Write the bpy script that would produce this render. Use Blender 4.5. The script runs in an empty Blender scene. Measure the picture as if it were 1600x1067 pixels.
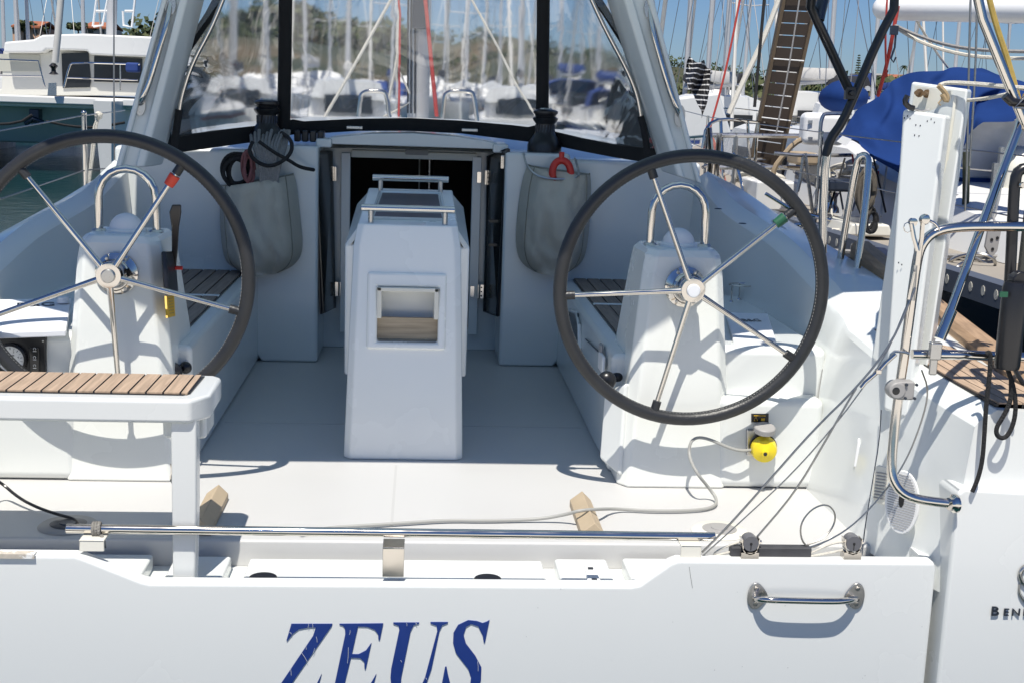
import bpy, bmesh, math, random
from mathutils import Vector as V, Matrix, noise
random.seed(7)
R = math.radians
scene = bpy.context.scene
# ------------------------------------------------------------- camera, sky, sun, exposure
CY, CP, CR, FPX = .074, .1906, .0342, 2000.0          # yaw right, pitch down, roll, focal length in px of a 1600 px wide frame
CAM = V((.0449, 0, 1.2183))
fw = V((math.sin(CY)*math.cos(CP), math.cos(CY)*math.cos(CP), -math.sin(CP)))
r0 = V((math.cos(CY), -math.sin(CY), 0)); u0 = r0.cross(fw)
rt = r0*math.cos(CR)+u0*math.sin(CR); up = -r0*math.sin(CR)+u0*math.cos(CR)
cd = bpy.data.cameras.new("camera"); cam = bpy.data.objects.new("camera", cd); scene.collection.objects.link(cam)
M = Matrix((rt, up, -fw)).transposed().to_4x4(); M.translation = CAM; cam.matrix_world = M
cd.sensor_width = 36; cd.lens = 36*FPX/1600; cd.clip_start = .05; cd.clip_end = 5000
scene.camera = cam
SUN = V((.10, .44, -1)).normalized()                   # the way the light travels
elev = math.asin(-SUN.z); az = math.atan2(-SUN.x, -SUN.y)
w = bpy.data.worlds.new("World"); scene.world = w; w.use_nodes = True
nt = w.node_tree; bg = nt.nodes['Background']; sky = nt.nodes.new('ShaderNodeTexSky')
sky.sky_type = 'NISHITA'; sky.sun_disc = False; sky.sun_elevation = elev; sky.sun_rotation = az
sky.air_density = 1.0; sky.dust_density = .2; sky.ozone_density = 3.0
tint = nt.nodes.new('ShaderNodeMix'); tint.data_type = 'RGBA'; tint.blend_type = 'MULTIPLY'; tint.inputs[0].default_value = 1; tint.inputs[7].default_value = (.50, .66, .97, 1)
nt.links.new(sky.outputs[0], tint.inputs[6]); nt.links.new(tint.outputs[2], bg.inputs[0]); bg.inputs[1].default_value = .06
sl = bpy.data.lights.new("sun", 'SUN'); sl.energy = 4.0; sl.angle = R(.5); sl.color = (1, .95, .86)
so = bpy.data.objects.new("sun", sl); scene.collection.objects.link(so)
so.rotation_euler = SUN.to_track_quat('-Z', 'Y').to_euler(); so.location = (0, -5, 12)
scene.view_settings.view_transform = 'Standard'; scene.view_settings.look = 'None'
scene.view_settings.exposure = 0.55; scene.view_settings.gamma = 1
try:
    scene.cycles.max_bounces = 10; scene.cycles.transparent_max_bounces = 24
    scene.cycles.caustics_reflective = False; scene.cycles.use_denoising = True
except Exception: pass
# ------------------------------------------------------------- helpers
def ray(px, py): return fw + rt*((px-800)/FPX) - up*((py-533.5)/FPX)
def at(px, py, Y): d = ray(px, py); return CAM + d*(Y/d.y)
def az_(px, py, z): d = ray(px, py); return CAM + d*((z-CAM.z)/d.z)
def ax_(px, py, X): d = ray(px, py); return CAM + d*((X-CAM.x)/d.x)
def ats(pts, Y): return [at(p[0], p[1], p[2] if len(p) > 2 else Y) for p in pts]

def onp(px, py, q):
    n = (q[1]-q[0]).cross(q[2]-q[0]).normalized(); d = ray(px, py); return CAM+d*((q[0]-CAM).dot(n)/d.dot(n))

class B:
    def __init__(s): s.m = bmesh.new()
    def poly(s, pts):
        vs = [s.m.verts.new(p) for p in pts]
        return s.m.faces.new(vs)
    def box(s, c, size, rot=None):
        q = rot.to_3x3() if isinstance(rot, Matrix) else (Matrix.Rotation(rot, 3, 'Z') if rot else Matrix.Identity(3))
        c = V(c); h = V(size)/2; v = []
        for x in (-1, 1):
            for y in (-1, 1):
                for z in (-1, 1): v.append(s.m.verts.new(c+q@V((x*h.x, y*h.y, z*h.z))))
        for f in ((0,1,3,2),(4,6,7,5),(0,4,5,1),(2,3,7,6),(0,2,6,4),(1,5,7,3)): s.m.faces.new([v[i] for i in f])
        return s
    def bx(s, x0, x1, y0, y1, z0, z1): return s.box(((x0+x1)/2, (y0+y1)/2, (z0+z1)/2), (abs(x1-x0), abs(y1-y0), abs(z1-z0)))
    def prism(s, pts, d):
        d = V(d); a = [s.m.verts.new(p) for p in pts]; b = [s.m.verts.new(V(p)+d) for p in pts]; n = len(a)
        s.m.faces.new(a); s.m.faces.new(b[::-1])
        for i in range(n): s.m.faces.new((a[i], b[i], b[(i+1) % n], a[(i+1) % n]))
        return s
    def loft(s, secs, closed=False, caps=True):
        rows = [[s.m.verts.new(p) for p in q] for q in secs]; n = len(rows[0])
        for a, b in zip(rows, rows[1:]):
            for i in range(n if closed else n-1):
                s.m.faces.new((a[i], b[i], b[(i+1) % n], a[(i+1) % n]))
        if caps and closed: s.m.faces.new(rows[0][::-1]); s.m.faces.new(rows[-1])
        return s
    def tube(s, path, r, n=12, closed=False, smooth=0, taper=None):
        P = [V(p) for p in path]
        for _ in range(smooth):
            Q = []
            L = len(P)
            for i in range(L if closed else L-1):
                a, b = P[i], P[(i+1) % L]
                if not closed and i == 0: Q.append(a)
                else: Q.append(a.lerp(b, .25))
                if not closed and i == L-2: Q.append(b)
                else: Q.append(a.lerp(b, .75))
            P = Q
        L = len(P); secs = []; nrm = None
        for i in range(L):
            if closed: t = (P[(i+1) % L]-P[i-1])
            else: t = P[min(i+1, L-1)]-P[max(i-1, 0)]
            if t.length < 1e-9: t = V((0, 0, 1))
            t.normalize()
            if nrm is None: nrm = t.orthogonal().normalized()
            nrm = (nrm-t*nrm.dot(t)); nrm = nrm.normalized() if nrm.length > 1e-6 else t.orthogonal().normalized()
            b = t.cross(nrm)
            rr = r if taper is None else r*(1+(taper-1)*i/(L-1))
            secs.append([s.m.verts.new(P[i]+nrm*rr*math.cos(2*math.pi*k/n)+b*rr*math.sin(2*math.pi*k/n)) for k in range(n)])
        for i in range(L if closed else L-1):
            a, c = secs[i], secs[(i+1) % L]
            off = 0
            if closed and i == L-1:
                off = min(range(n), key=lambda o: (c[o].co-a[0].co).length)
            for k in range(n): s.m.faces.new((a[k], a[(k+1) % n], c[(k+1+off) % n], c[(k+off) % n]))
        if not closed: s.m.faces.new(secs[0][::-1]); s.m.faces.new(secs[-1])
        return s
    def lathe(s, prof, c, axis=(0, 0, 1), n=24):
        A = V(axis).normalized(); a = A.orthogonal().normalized(); b = A.cross(a); c = V(c)
        rows = []
        for r_, h in prof:
            if r_ < 1e-6: rows.append([s.m.verts.new(c+A*h)])
            else: rows.append([s.m.verts.new(c+A*h+a*r_*math.cos(2*math.pi*k/n)+b*r_*math.sin(2*math.pi*k/n)) for k in range(n)])
        for p, q in zip(rows, rows[1:]):
            for k in range(n):
                k2 = (k+1) % n
                if len(p) == 1 and len(q) == 1: continue
                if len(p) == 1: s.m.faces.new((p[0], q[k], q[k2]))
                elif len(q) == 1: s.m.faces.new((p[k], q[0], p[k2]))
                else: s.m.faces.new((p[k], q[k], q[k2], p[k2]))
        for e in (rows[0], rows[-1]):
            if len(e) > 2: s.m.faces.new(e)
        return s
    def sphere(s, c, r, n=16, m=10, half=False):
        if isinstance(r, (int, float)): r = (r, r, r)
        rows = []
        for i in range(m+1):
            t = math.pi*(i/m)*(0.5 if half else 1)
            if i == 0 or (i == m and not half): rows.append([s.m.verts.new(V(c)+V((0, 0, r[2]*math.cos(t))))])
            else: rows.append([s.m.verts.new(V(c)+V((r[0]*math.sin(t)*math.cos(2*math.pi*k/n), r[1]*math.sin(t)*math.sin(2*math.pi*k/n), r[2]*math.cos(t)))) for k in range(n)])
        for p, q in zip(rows, rows[1:]):
            for k in range(n):
                k2 = (k+1) % n
                if len(p) == 1: s.m.faces.new((p[0], q[k], q[k2]))
                elif len(q) == 1: s.m.faces.new((p[k], q[0], p[k2]))
                else: s.m.faces.new((p[k], q[k], q[k2], p[k2]))
        if half: s.m.faces.new(rows[-1])
        return s

def wpos(o):
    p = V((0, 0, 0))
    while o: p = p+o.location; o = o.parent
    return p
def obj(name, b, mat, parent=None, sm=40, bev=0, seg=2, world=True, sub=0, **tags):
    bmesh.ops.remove_doubles(b.m, verts=b.m.verts, dist=1e-6)
    bmesh.ops.recalc_face_normals(b.m, faces=b.m.faces)
    me = bpy.data.meshes.new(name); b.m.to_mesh(me); b.m.free()
    for m_ in (mat if isinstance(mat, list) else [mat]): me.materials.append(m_)
    if sm:
        for p in me.polygons: p.use_smooth = True
        me.set_sharp_from_angle(angle=R(sm))
    o = bpy.data.objects.new(name, me); scene.collection.objects.link(o)
    if parent:
        o.parent = parent
        if world: o.location = -wpos(parent)
    if sub:
        md = o.modifiers.new('sub', 'SUBSURF'); md.levels = sub; md.render_levels = sub
    if bev:
        md = o.modifiers.new('bevel', 'BEVEL'); md.width = bev; md.segments = seg; md.limit_method = 'ANGLE'; md.angle_limit = R(35); md.harden_normals = True
        me.set_sharp_from_angle(angle=R(180)) if False else None
    for k, v in tags.items(): o[k] = v
    return o
def cut(o, cb):
    """carve the bmesh builder cb out of o, leaving one plain mesh"""
    c = obj('cutter', cb, GEL, sm=0); md = o.modifiers.new('cut', 'BOOLEAN'); md.object = c; md.operation = 'DIFFERENCE'; md.solver = 'EXACT'
    bev = [m for m in o.modifiers if m.type == 'BEVEL']
    for m in bev: m.show_viewport = False
    if o.parent: c.parent = o.parent; c.location = o.location
    bpy.context.view_layer.update(); dg = bpy.context.evaluated_depsgraph_get()
    me = bpy.data.meshes.new_from_object(o.evaluated_get(dg)); old = o.data; nm = old.name; o.data = me
    bpy.data.meshes.remove(old); me.name = nm; o.modifiers.remove(md)
    for m in bev: m.show_viewport = True
    bpy.data.objects.remove(c); me.set_sharp_from_angle(angle=R(35)); return o
def root(name, label, cat, loc=(0, 0, 0), group=None):
    o = bpy.data.objects.new(name, None); scene.collection.objects.link(o); o.location = loc; o.empty_display_size = .1
    o['label'] = label; o['category'] = cat
    if group: o['group'] = group
    return o
def single(name, b, mat, label, cat, group=None, **k):
    o = obj(name, b, mat, **k); o['label'] = label; o['category'] = cat
    if group: o['group'] = group
    return o
def copytree(o, parent=None):
    c = o.copy(); scene.collection.objects.link(c)
    if parent: c.parent = parent
    for ch in list(o.children): copytree(ch, c)
    return c
# ------------------------------------------------------------- materials
def mat(name, col, rough=.5, metal=0, spec=.5, var=0, vs=6, bump=0, bs=60, trans=0, coat=0, dirt=None, sheen=0):
    m = bpy.data.materials.new(name); m.use_nodes = True; n = m.node_tree.nodes; l = m.node_tree.links
    p = n['Principled BSDF']; p.inputs['Roughness'].default_value = rough; p.inputs['Metallic'].default_value = metal
    p.inputs['Base Color'].default_value = (*col, 1); p.inputs['Specular IOR Level'].default_value = spec
    p.inputs['Coat Weight'].default_value = coat; p.inputs['Coat Roughness'].default_value = .08
    if sheen: p.inputs['Sheen Weight'].default_value = sheen
    if trans: p.inputs['Transmission Weight'].default_value = trans
    tc = n.new('ShaderNodeTexCoord')
    if var:
        t = n.new('ShaderNodeTexNoise'); t.inputs['Scale'].default_value = vs; t.inputs['Detail'].default_value = 5
        l.new(tc.outputs['Object'], t.inputs['Vector'])
        mx = n.new('ShaderNodeMix'); mx.data_type = 'RGBA'; mx.inputs[6].default_value = (*[c*(1-var) for c in col], 1); mx.inputs[7].default_value = (*[min(1, c*(1+var)) for c in col], 1)
        l.new(t.outputs['Fac'], mx.inputs[0]); l.new(mx.outputs[2], p.inputs['Base Color'])
        last = mx.outputs[2]
        mr = n.new('ShaderNodeMapRange'); mr.inputs[3].default_value = max(0, rough-.08); mr.inputs[4].default_value = min(1, rough+.1)
        l.new(t.outputs['Fac'], mr.inputs[0]); l.new(mr.outputs[0], p.inputs['Roughness'])
        if dirt:
            t2 = n.new('ShaderNodeTexNoise'); t2.inputs['Scale'].default_value = dirt[1]; t2.inputs['Detail'].default_value = 8; t2.inputs['Roughness'].default_value = .7
            l.new(tc.outputs['Object'], t2.inputs['Vector'])
            cr = n.new('ShaderNodeMapRange'); cr.inputs[1].default_value = dirt[2]; cr.inputs[2].default_value = dirt[2]+.06; cr.inputs[4].default_value = dirt[3]
            l.new(t2.outputs['Fac'], cr.inputs[0])
            m2 = n.new('ShaderNodeMix'); m2.data_type = 'RGBA'; l.new(cr.outputs[0], m2.inputs[0]); l.new(last, m2.inputs[6]); m2.inputs[7].default_value = (*dirt[0], 1)
            l.new(m2.outputs[2], p.inputs['Base Color'])
    if bump:
        t = n.new('ShaderNodeTexNoise'); t.inputs['Scale'].default_value = bs; t.inputs['Detail'].default_value = 3
        l.new(tc.outputs['Object'], t.inputs['Vector'])
        b = n.new('ShaderNodeBump'); b.inputs['Strength'].default_value = bump; b.inputs['Distance'].default_value = .01
        l.new(t.outputs['Fac'], b.inputs['Height']); l.new(b.outputs[0], p.inputs['Normal'])
    return m
GEL = mat('gelcoat', (.715, .735, .72), .22, var=.018, vs=2.5, coat=.3, dirt=((.42, .38, .32), 9, .715, .35))
GELT = mat('gelcoat_gate', (.725, .74, .725), .25, var=.015, vs=2, coat=.3, dirt=((.35, .33, .3), 38, .735, .5))
GELF = mat('nonskid_floor', (.535, .53, .52), .45, var=.02, vs=3, bump=.15, bs=900, dirt=((.5, .45, .38), 5, .70, .3))
GELW = mat('bright_gelcoat', (.765, .78, .745), .25, var=.012, vs=3, coat=.25)
GELS = mat('seat_gelcoat', (.64, .655, .645), .25, var=.015, vs=3, coat=.25)
GELB = mat('table_gelcoat', (.88, .885, .85), .25, var=.012, vs=3, coat=.25)
GELC = mat('aged_cream_gelcoat', (.72, .70, .62), .35, var=.05, vs=5)
SEAM = mat('deck_seam', (.48, .475, .465), .5)
CHR = mat('polished_steel', (.64, .60, .55), .09, 1, var=.05, vs=14)
STL = mat('dull_steel', (.5, .49, .47), .28, 1, var=.12, vs=30)
BLK = mat('black_plastic', (.012, .012, .014), .3)
RUB = mat('black_rubber', (.018, .018, .018), .6, var=.3, vs=20)
LEA = mat('worn_black_leather', (.020, .021, .023), .4, var=.3, vs=14, bump=.12, bs=120, dirt=((.25, .24, .22), 70, .72, .5))
THR = mat('pale_thread', (.24, .24, .235), .8)
BCAN = mat('black_canvas', (.012, .012, .013), .85, bump=.4, bs=400)
NAVY = mat('blue_grey_canvas', (.30, .36, .42), .9)
BLUE = mat('blue_canvas', (.010, .034, .14), .85, spec=.12, var=.35, vs=3, bump=1, bs=5)
BAGM = mat('grey_green_canvas', (.50, .46, .38), .9, var=.15, vs=8, bump=1, bs=12)
ROPG = mat('grey_rope', (.28, .27, .26), .9, var=.3, vs=60, bump=.6, bs=200)
ROPK = mat('black_rope', (.015, .015, .016), .85, var=.4, vs=90, bump=.6, bs=220)
ROPW = mat('white_rope', (.6, .57, .5), .9, var=.15, vs=60, bump=.5, bs=200)
ROPR = mat('red_rope', (.42, .05, .04), .9, var=.3, vs=80)
ROPY = mat('yellow_rope', (.42, .30, .08), .9, var=.3, vs=60)
WIRE = mat('wire_rope', (.36, .35, .33), .35, 1, var=.2, vs=120)
CABG = mat('grey_cable', (.33, .33, .31), .5)
RED = mat('red_plastic', (.55, .03, .02), .4)
REDT = mat('red_tape', (.60, .05, .02), .5)
GRNT = mat('green_tape', (.012, .09, .045), .5)
YEL = mat('yellow_plastic', (.80, .62, .02), .35)
AMB = mat('amber_sticker', (.70, .42, .03), .5)
PERS = mat('dark_perspex', (.035, .035, .033), .15)
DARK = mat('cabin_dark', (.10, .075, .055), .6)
WOOD = mat('pale_oak', (.42, .33, .22), .6)
CHOK = mat('chock_wood', (.44, .35, .24), .7, var=.12, vs=18)
BLUL = mat('blue_lettering', (.010, .035, .19), .4, var=.1, vs=30)
GUN = mat('dark_lettering', (.04, .05, .07), .3, .6)
WHP = mat('white_plastic', (.8, .8, .79), .3)
GRP = mat('grey_plastic', (.32, .31, .30), .45)
FOAM = mat('white_cover', (.74, .75, .77), .5, var=.03)
NHUL = mat('black_hull', (.008, .009, .014), .12)
TOE = mat('grey_blue_alloy', (.12, .14, .18), .45, .3)
GOLD = mat('gold_stripe', (.35, .2, .05), .4)
NDECK = mat('weathered_teak_deck', (.30, .27, .23), .8, var=.12, vs=5)
def teak(name, col, ax=1):
    m = mat(name, col, .7, var=.14, vs=3); n = m.node_tree.nodes; l = m.node_tree.links; p = n['Principled BSDF']
    tc = n.new('ShaderNodeTexCoord'); mp = n.new('ShaderNodeMapping'); mp.inputs['Scale'].default_value = (60, 4, 60) if ax == 1 else (4, 60, 60)
    t = n.new('ShaderNodeTexNoise'); t.inputs['Scale'].default_value = 1.6; t.inputs['Detail'].default_value = 6
    l.new(tc.outputs['Object'], mp.inputs[0]); l.new(mp.outputs[0], t.inputs['Vector'])
    src = p.inputs['Base Color'].links[0].from_socket
    mx = n.new('ShaderNodeMix'); mx.data_type = 'RGBA'; mx.blend_type = 'MULTIPLY'; mx.inputs[0].default_value = 1
    mr = n.new('ShaderNodeMapRange'); mr.inputs[1].default_value = .3; mr.inputs[2].default_value = .7; mr.inputs[3].default_value = .72; mr.inputs[4].default_value = 1.12
    l.new(t.outputs['Fac'], mr.inputs[0]); l.new(src, mx.inputs[6]); l.new(mr.outputs[0], mx.inputs[7]); l.new(mx.outputs[2], p.inputs['Base Color'])
    return m
def canvas(name, col, tr):
    m = mat(name, col, .9); n = m.node_tree.nodes; l = m.node_tree.links; t = n.new('ShaderNodeBsdfTranslucent'); t.inputs[0].default_value = (*tr, 1)
    a = n.new('ShaderNodeAddShader'); l.new(n['Principled BSDF'].outputs[0], a.inputs[0]); l.new(t.outputs[0], a.inputs[1]); l.new(a.outputs[0], n['Material Output'].inputs['Surface']); return m
BIMC = canvas('sunlit_awning_canvas', (.30, .36, .42), (.10, .165, .22))
TEAK = teak('teak', (.44, .32, .225)); TEAKD = teak('weathered_teak', (.24, .19, .155)); CAPR = teak('teak_caprail', (.36, .24, .15)); OAK = teak('oak_board', (.44, .35, .24), 0)
def vinyl(name='clear_vinyl', tint=(.93, .94, .95), refl=.12, haze=.1, wob=.22):
    m = bpy.data.materials.new(name); m.use_nodes = True; n = m.node_tree.nodes; l = m.node_tree.links; n.remove(n['Principled BSDF'])
    o = n['Material Output']; tr = n.new('ShaderNodeBsdfTransparent'); tr.inputs[0].default_value = (*tint, 1)
    rf = n.new('ShaderNodeBsdfRefraction'); rf.inputs['IOR'].default_value = 1.02; rf.inputs['Roughness'].default_value = .22; rf.inputs[0].default_value = (*tint, 1)
    gl = n.new('ShaderNodeBsdfGlossy'); gl.inputs['Roughness'].default_value = .06; gl.inputs[0].default_value = (.9, .9, .9, 1)
    df = n.new('ShaderNodeBsdfDiffuse'); df.inputs[0].default_value = (.75, .76, .78, 1)
    tc = n.new('ShaderNodeTexCoord'); t = n.new('ShaderNodeTexNoise'); t.inputs['Scale'].default_value = 3.5; t.inputs['Detail'].default_value = 2; t.inputs['Distortion'].default_value = 1.5
    l.new(tc.outputs['Object'], t.inputs['Vector'])
    b = n.new('ShaderNodeBump'); b.inputs['Strength'].default_value = wob; b.inputs['Distance'].default_value = .03; l.new(t.outputs['Fac'], b.inputs['Height'])
    l.new(b.outputs[0], gl.inputs['Normal']); l.new(b.outputs[0], rf.inputs['Normal'])
    fr = n.new('ShaderNodeFresnel'); fr.inputs[0].default_value = 1.45; l.new(b.outputs[0], fr.inputs['Normal'])
    a = n.new('ShaderNodeMath'); a.operation = 'MULTIPLY_ADD'; a.inputs[1].default_value = 1.0; a.inputs[2].default_value = refl-.04; l.new(fr.outputs[0], a.inputs[0])
    m1 = n.new('ShaderNodeMixShader'); l.new(a.outputs[0], m1.inputs[0]); l.new(rf.outputs[0], m1.inputs[1]); l.new(gl.outputs[0], m1.inputs[2])
    m2 = n.new('ShaderNodeMixShader'); m2.inputs[0].default_value = haze; l.new(m1.outputs[0], m2.inputs[1]); l.new(df.outputs[0], m2.inputs[2])
    l.new(m2.outputs[0], o.inputs['Surface']); return m
VIN = vinyl()
VINS = vinyl('scuffed_vinyl', (.9, .91, .93), .07, .12, .3)
# ============================================================= THE YACHT
Z = root('sailing_yacht', "white sailing yacht marked ZEUS, its open stern cockpit with twin steering wheels filling the foreground", 'sailing yacht', (0, 3.0, -.9))
def P(name, b, m, parent=None, **k): return obj(name, b, m, parent or Z, **k)
# --- cockpit floor
b = B(); b.bx(-1.5, 1.5, 3.37, 6.15, -.10, 0); floor = P('cockpit_floor', b, GELF, bev=.008)
b = B()
b.bx(-1.39, 1.39, 3.112, 3.368, -.16, -.075)
P('transom_well', b, GEL)
b = B()                                              # raised panels of the gate's inner moulding
b.bx(-.40, .395, 3.12, 3.33, -.08, -.036); b.bx(.43, .575, 3.12, 3.34, -.08, -.034); b.bx(.62, 1.38, 3.12, 3.35, -.08, -.034)
b.bx(-.60, -.45, 3.12, 3.34, -.08, -.034); b.bx(-1.38, -.66, 3.12, 3.35, -.08, -.034)
P('moulded_panel', b, GEL, floor, bev=.008)
for q in ((-.026, -.018, 3.38, 4.10), (-.66, -.19, 4.62, 4.628), (.21, .66, 4.62, 4.628)):
    b = B(); b.bx(*q, 0, .0012); P('hatch_seam', b, SEAM, floor)
for x in (-.34, .235):
    b = B(); b.lathe([(0, .012), (.035, .010), (.042, .0), (.046, -.03)], (x, 3.13, -.022)); P('latch', b, BLK, floor)
b = B(); b.prism([(.497, 3.13, -.037), (.535, 3.13, -.037), (.525, 3.29, -.037), (.505, 3.29, -.037)], (0, 0, .015)); lt = P('gate_stop', b, WHP, floor, bev=.003)
for y in (3.15, 3.23):
    b = B(); b.box((.516, y, -.021), (.014, .010, .005)); P('bolt', b, GUN, lt)
# chocks
for px, py, s in ((335, 790, 1), (910, 800, -1)):
    c = az_(px, py, 0); b = B(); h = .02
    dx = -.045*s
    sec = lambda y, x: [(x-.032, y, 0), (x-.032, y, h), (x+.004, y, h+.028), (x+.032, y, h), (x+.032, y, 0)]
    b.loft([sec(3.40, c.x), sec(c.y+.06, c.x)], closed=True); P('foot_chock', b, CHOK, bev=.002)
# --- gate with lettering
b = B(); g = [(-1.40, .07), (-.79, .07), (-.765, .062), (-.628, .004), (-.61, 0), (.60, 0), (.618, .004), (.695, .062), (.715, .07), (1.388, .07), (1.395, .05), (1.395, -.62), (-1.40, -.62)]
b.prism([(x, 3.06, z) for x, z in g], (0, .045, 0)); gate = P('transom_gate', b, GELT, bev=.012, seg=3)
b = B(); b.bx(1.375, 1.45, 3.13, 3.3, -.8, .06); P('gate_rebate', b, GELT)
b = B(); b.bx(-1.30, -.885, 3.052, 3.075, .062, .0735); P('worn_edge_strip', b, mat('worn_primer', (.50, .45, .38), .8, var=.35, vs=60, dirt=((.8, .8, .78), 22, .5, 1)), gate)
def L8(pts): return [at(430+x/4.444, 950+y/4.444, 3.0575) for x, y in pts]
Zp = [(112,107),(397,107),(392,122),(40,628),(175,628),(235,600),(280,540),(322,455),(268,655),(-45,655),(-40,640),(262,192),(282,132),(235,132),(165,145),(125,175),(82,228),(78,222)]
Ep = [(446,107),(750,104),(726,222),(716,215),(715,180),(690,148),(640,128),(575,126),(532,318),(580,318),(630,292),(668,240),(628,424),(620,420),(618,370),(590,345),(526,342),(455,630),(520,632),(590,612),(640,560),(702,455),(650,655),(330,655),(335,645),(375,638),(395,610),(486,180),(484,140),(470,120),(446,114)]
Up = [(820,98),(1000,98),(998,106),(962,116),(940,160),(875,480),(872,540),(890,600),(935,622),(985,605),(1040,480),(1125,160),(1120,120),(1078,104),(1078,95),(1200,95),(1198,103),(1160,118),(1140,160),(1085,420),(1050,520),(1000,625),(930,660),(850,645),(810,580),(800,480),(805,420),(862,150),(856,120),(820,108)]
Sp = [(1488,80),(1456,238),(1448,236),(1440,185),(1410,125),(1360,108),(1325,130),(1308,185),(1325,245),(1390,330),(1432,410),(1428,500),(1395,580),(1330,640),(1250,662),(1180,640),(1140,668),(1130,668),(1180,405),(1190,405),(1200,460),(1225,560),(1265,620),(1310,615),(1350,560),(1360,480),(1340,420),(1255,310),(1235,240),(1238,170),(1270,115),(1340,82),(1400,88),(1440,102),(1470,92)]
SX = -8
b = B()
for q in (Zp, Ep, Up, Sp):
    b.prism(L8(q), (0, .006, 0))
P('ship_name_lettering', b, BLUL, gate, sm=0)
rs = random.Random(3); b = B()                        # flaked scratches in the lettering
for x, y, dx, dy in ((100,165,14,14),(232,107,-5,25),(258,107,3,25),(178,300,45,70),(208,250,8,35),(285,195,6,40),(262,310,12,-35),(105,415,6,50),(520,150,-4,32),(508,270,-6,110),(1405,365,4,70),(912,100,2,22),(975,100,8,10),(870,360,8,12),(1045,482,8,14)):
    a, c = at(430+x/4.444, 950+y/4.444, 3.0545), at(430+(x+dx)/4.444, 950+(y+dy)/4.444, 3.0545); b.tube([a, a.lerp(c, .5)+V((.0008, 0, .0004)), c], .0005, 4)
P('lettering_scratch', b, GELT, gate)
b = B()
for _ in range(16):
    c = at(rs.uniform(620, 1470), rs.uniform(915, 1060), 3.0598); b.box(c, (rs.uniform(.0006, .0014), .001, rs.uniform(.0006, .0014)))
P('dirt_speck', b, GUN, gate)
b = B(); b.tube(ats([(1077,885),(1079,900),(1082,918)], 3.0595), .0005, 4); P('scratch', b, GUN, gate)
# gate handle
b = B(); y0 = 3.03
hp = [at(1180, 935, 3.058), at(1183, 936, 3.04), at(1196, 936, 3.022), at(1215, 937, 3.016), at(1300, 939, 3.016), at(1320, 938, 3.022), at(1334, 936, 3.04), at(1338, 935, 3.058)]
b.tube(hp, .0085, 14, smooth=2); hd = P('gate_handle', b, CHR, gate)
for x in (1180, 1338):
    c = at(x, 930, 3.058); s = 1 if x < 1250 else -1; b = B(); pts = []
    for k in range(28):
        t = 2*math.pi*k/28; rx = .021 if math.cos(t)*s < 0 else .033*(1-.35*abs(math.sin(t))); pts.append((c.x+rx*math.cos(t)*(1 if True else 1), 3.053, c.z+.036*math.sin(t)))
    b.prism(pts, (0, .006, 0)); pl = P('mounting_plate', b, STL, hd, bev=.002)
    for dz in (-.021, .021):
        b = B(); b.lathe([(0, .0025), (.006, .002), (.0065, 0)], (c.x, 3.053, c.z+dz), (0, -1, 0), 14); P('screw', b, CHR, pl)
# steel straps over the gate edge
for px0, px1, pyb, m_ in ((598, 632, 898, CHR), (1062, 1094, 869, GELC), (126, 165, 858, GELC)):
    zt = .087 if m_ == CHR else .1
    a, c = at(px0, 860, 3.085).x, at(px1, 860, 3.085).x; zb = at(px0, pyb, 3.085).z
    b = B(); b.bx(a, c, 3.072, 3.076, zb-.0, zt); b.bx(a, c, 3.072, 3.14, zt, zt+.004); P('tube_bracket', b, m_, gate, bev=.0015)
# --- quarter mouldings, coamings
ST = [(5.75,1.25,.38,1.28,.875,1.44,.85),(5.30,1.29,.38,1.31,.775,1.52,.765),(4.70,1.33,.38,1.365,.70,1.59,.685),(4.20,1.36,.38,1.395,.60,1.63,.625),(3.97,1.35,.38,1.40,.545,1.64,.58),
      (3.90,1.30,-.02,1.395,.52,1.645,.565),(3.5,1.31,-.02,1.395,.49,1.66,.51),(3.25,1.35,-.02,1.42,.468,1.665,.48),(3.06,1.42,-.02,1.46,.445,1.67,.455)]
def cat(a, b_, c, d, t): return .5*((2*b_)+(-a+c)*t+(2*a-5*b_+4*c-d)*t*t+(-a+3*b_-3*c+d)*t**3)
ST2 = []
for i in range(len(ST)-1):
    A_, B_, C_, D_ = ST[max(i-1, 0)], ST[i], ST[i+1], ST[min(i+2, len(ST)-1)]
    for k in range(5):
        t = k/5; ST2.append((B_[0]+(C_[0]-B_[0])*t, B_[1]+(C_[1]-B_[1])*t, B_[2]+(C_[2]-B_[2])*t)+tuple(cat(A_[j], B_[j], C_[j], D_[j], t) for j in (3, 4, 5, 6)))
ST2.append(ST[-1]); ST = ST2
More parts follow.
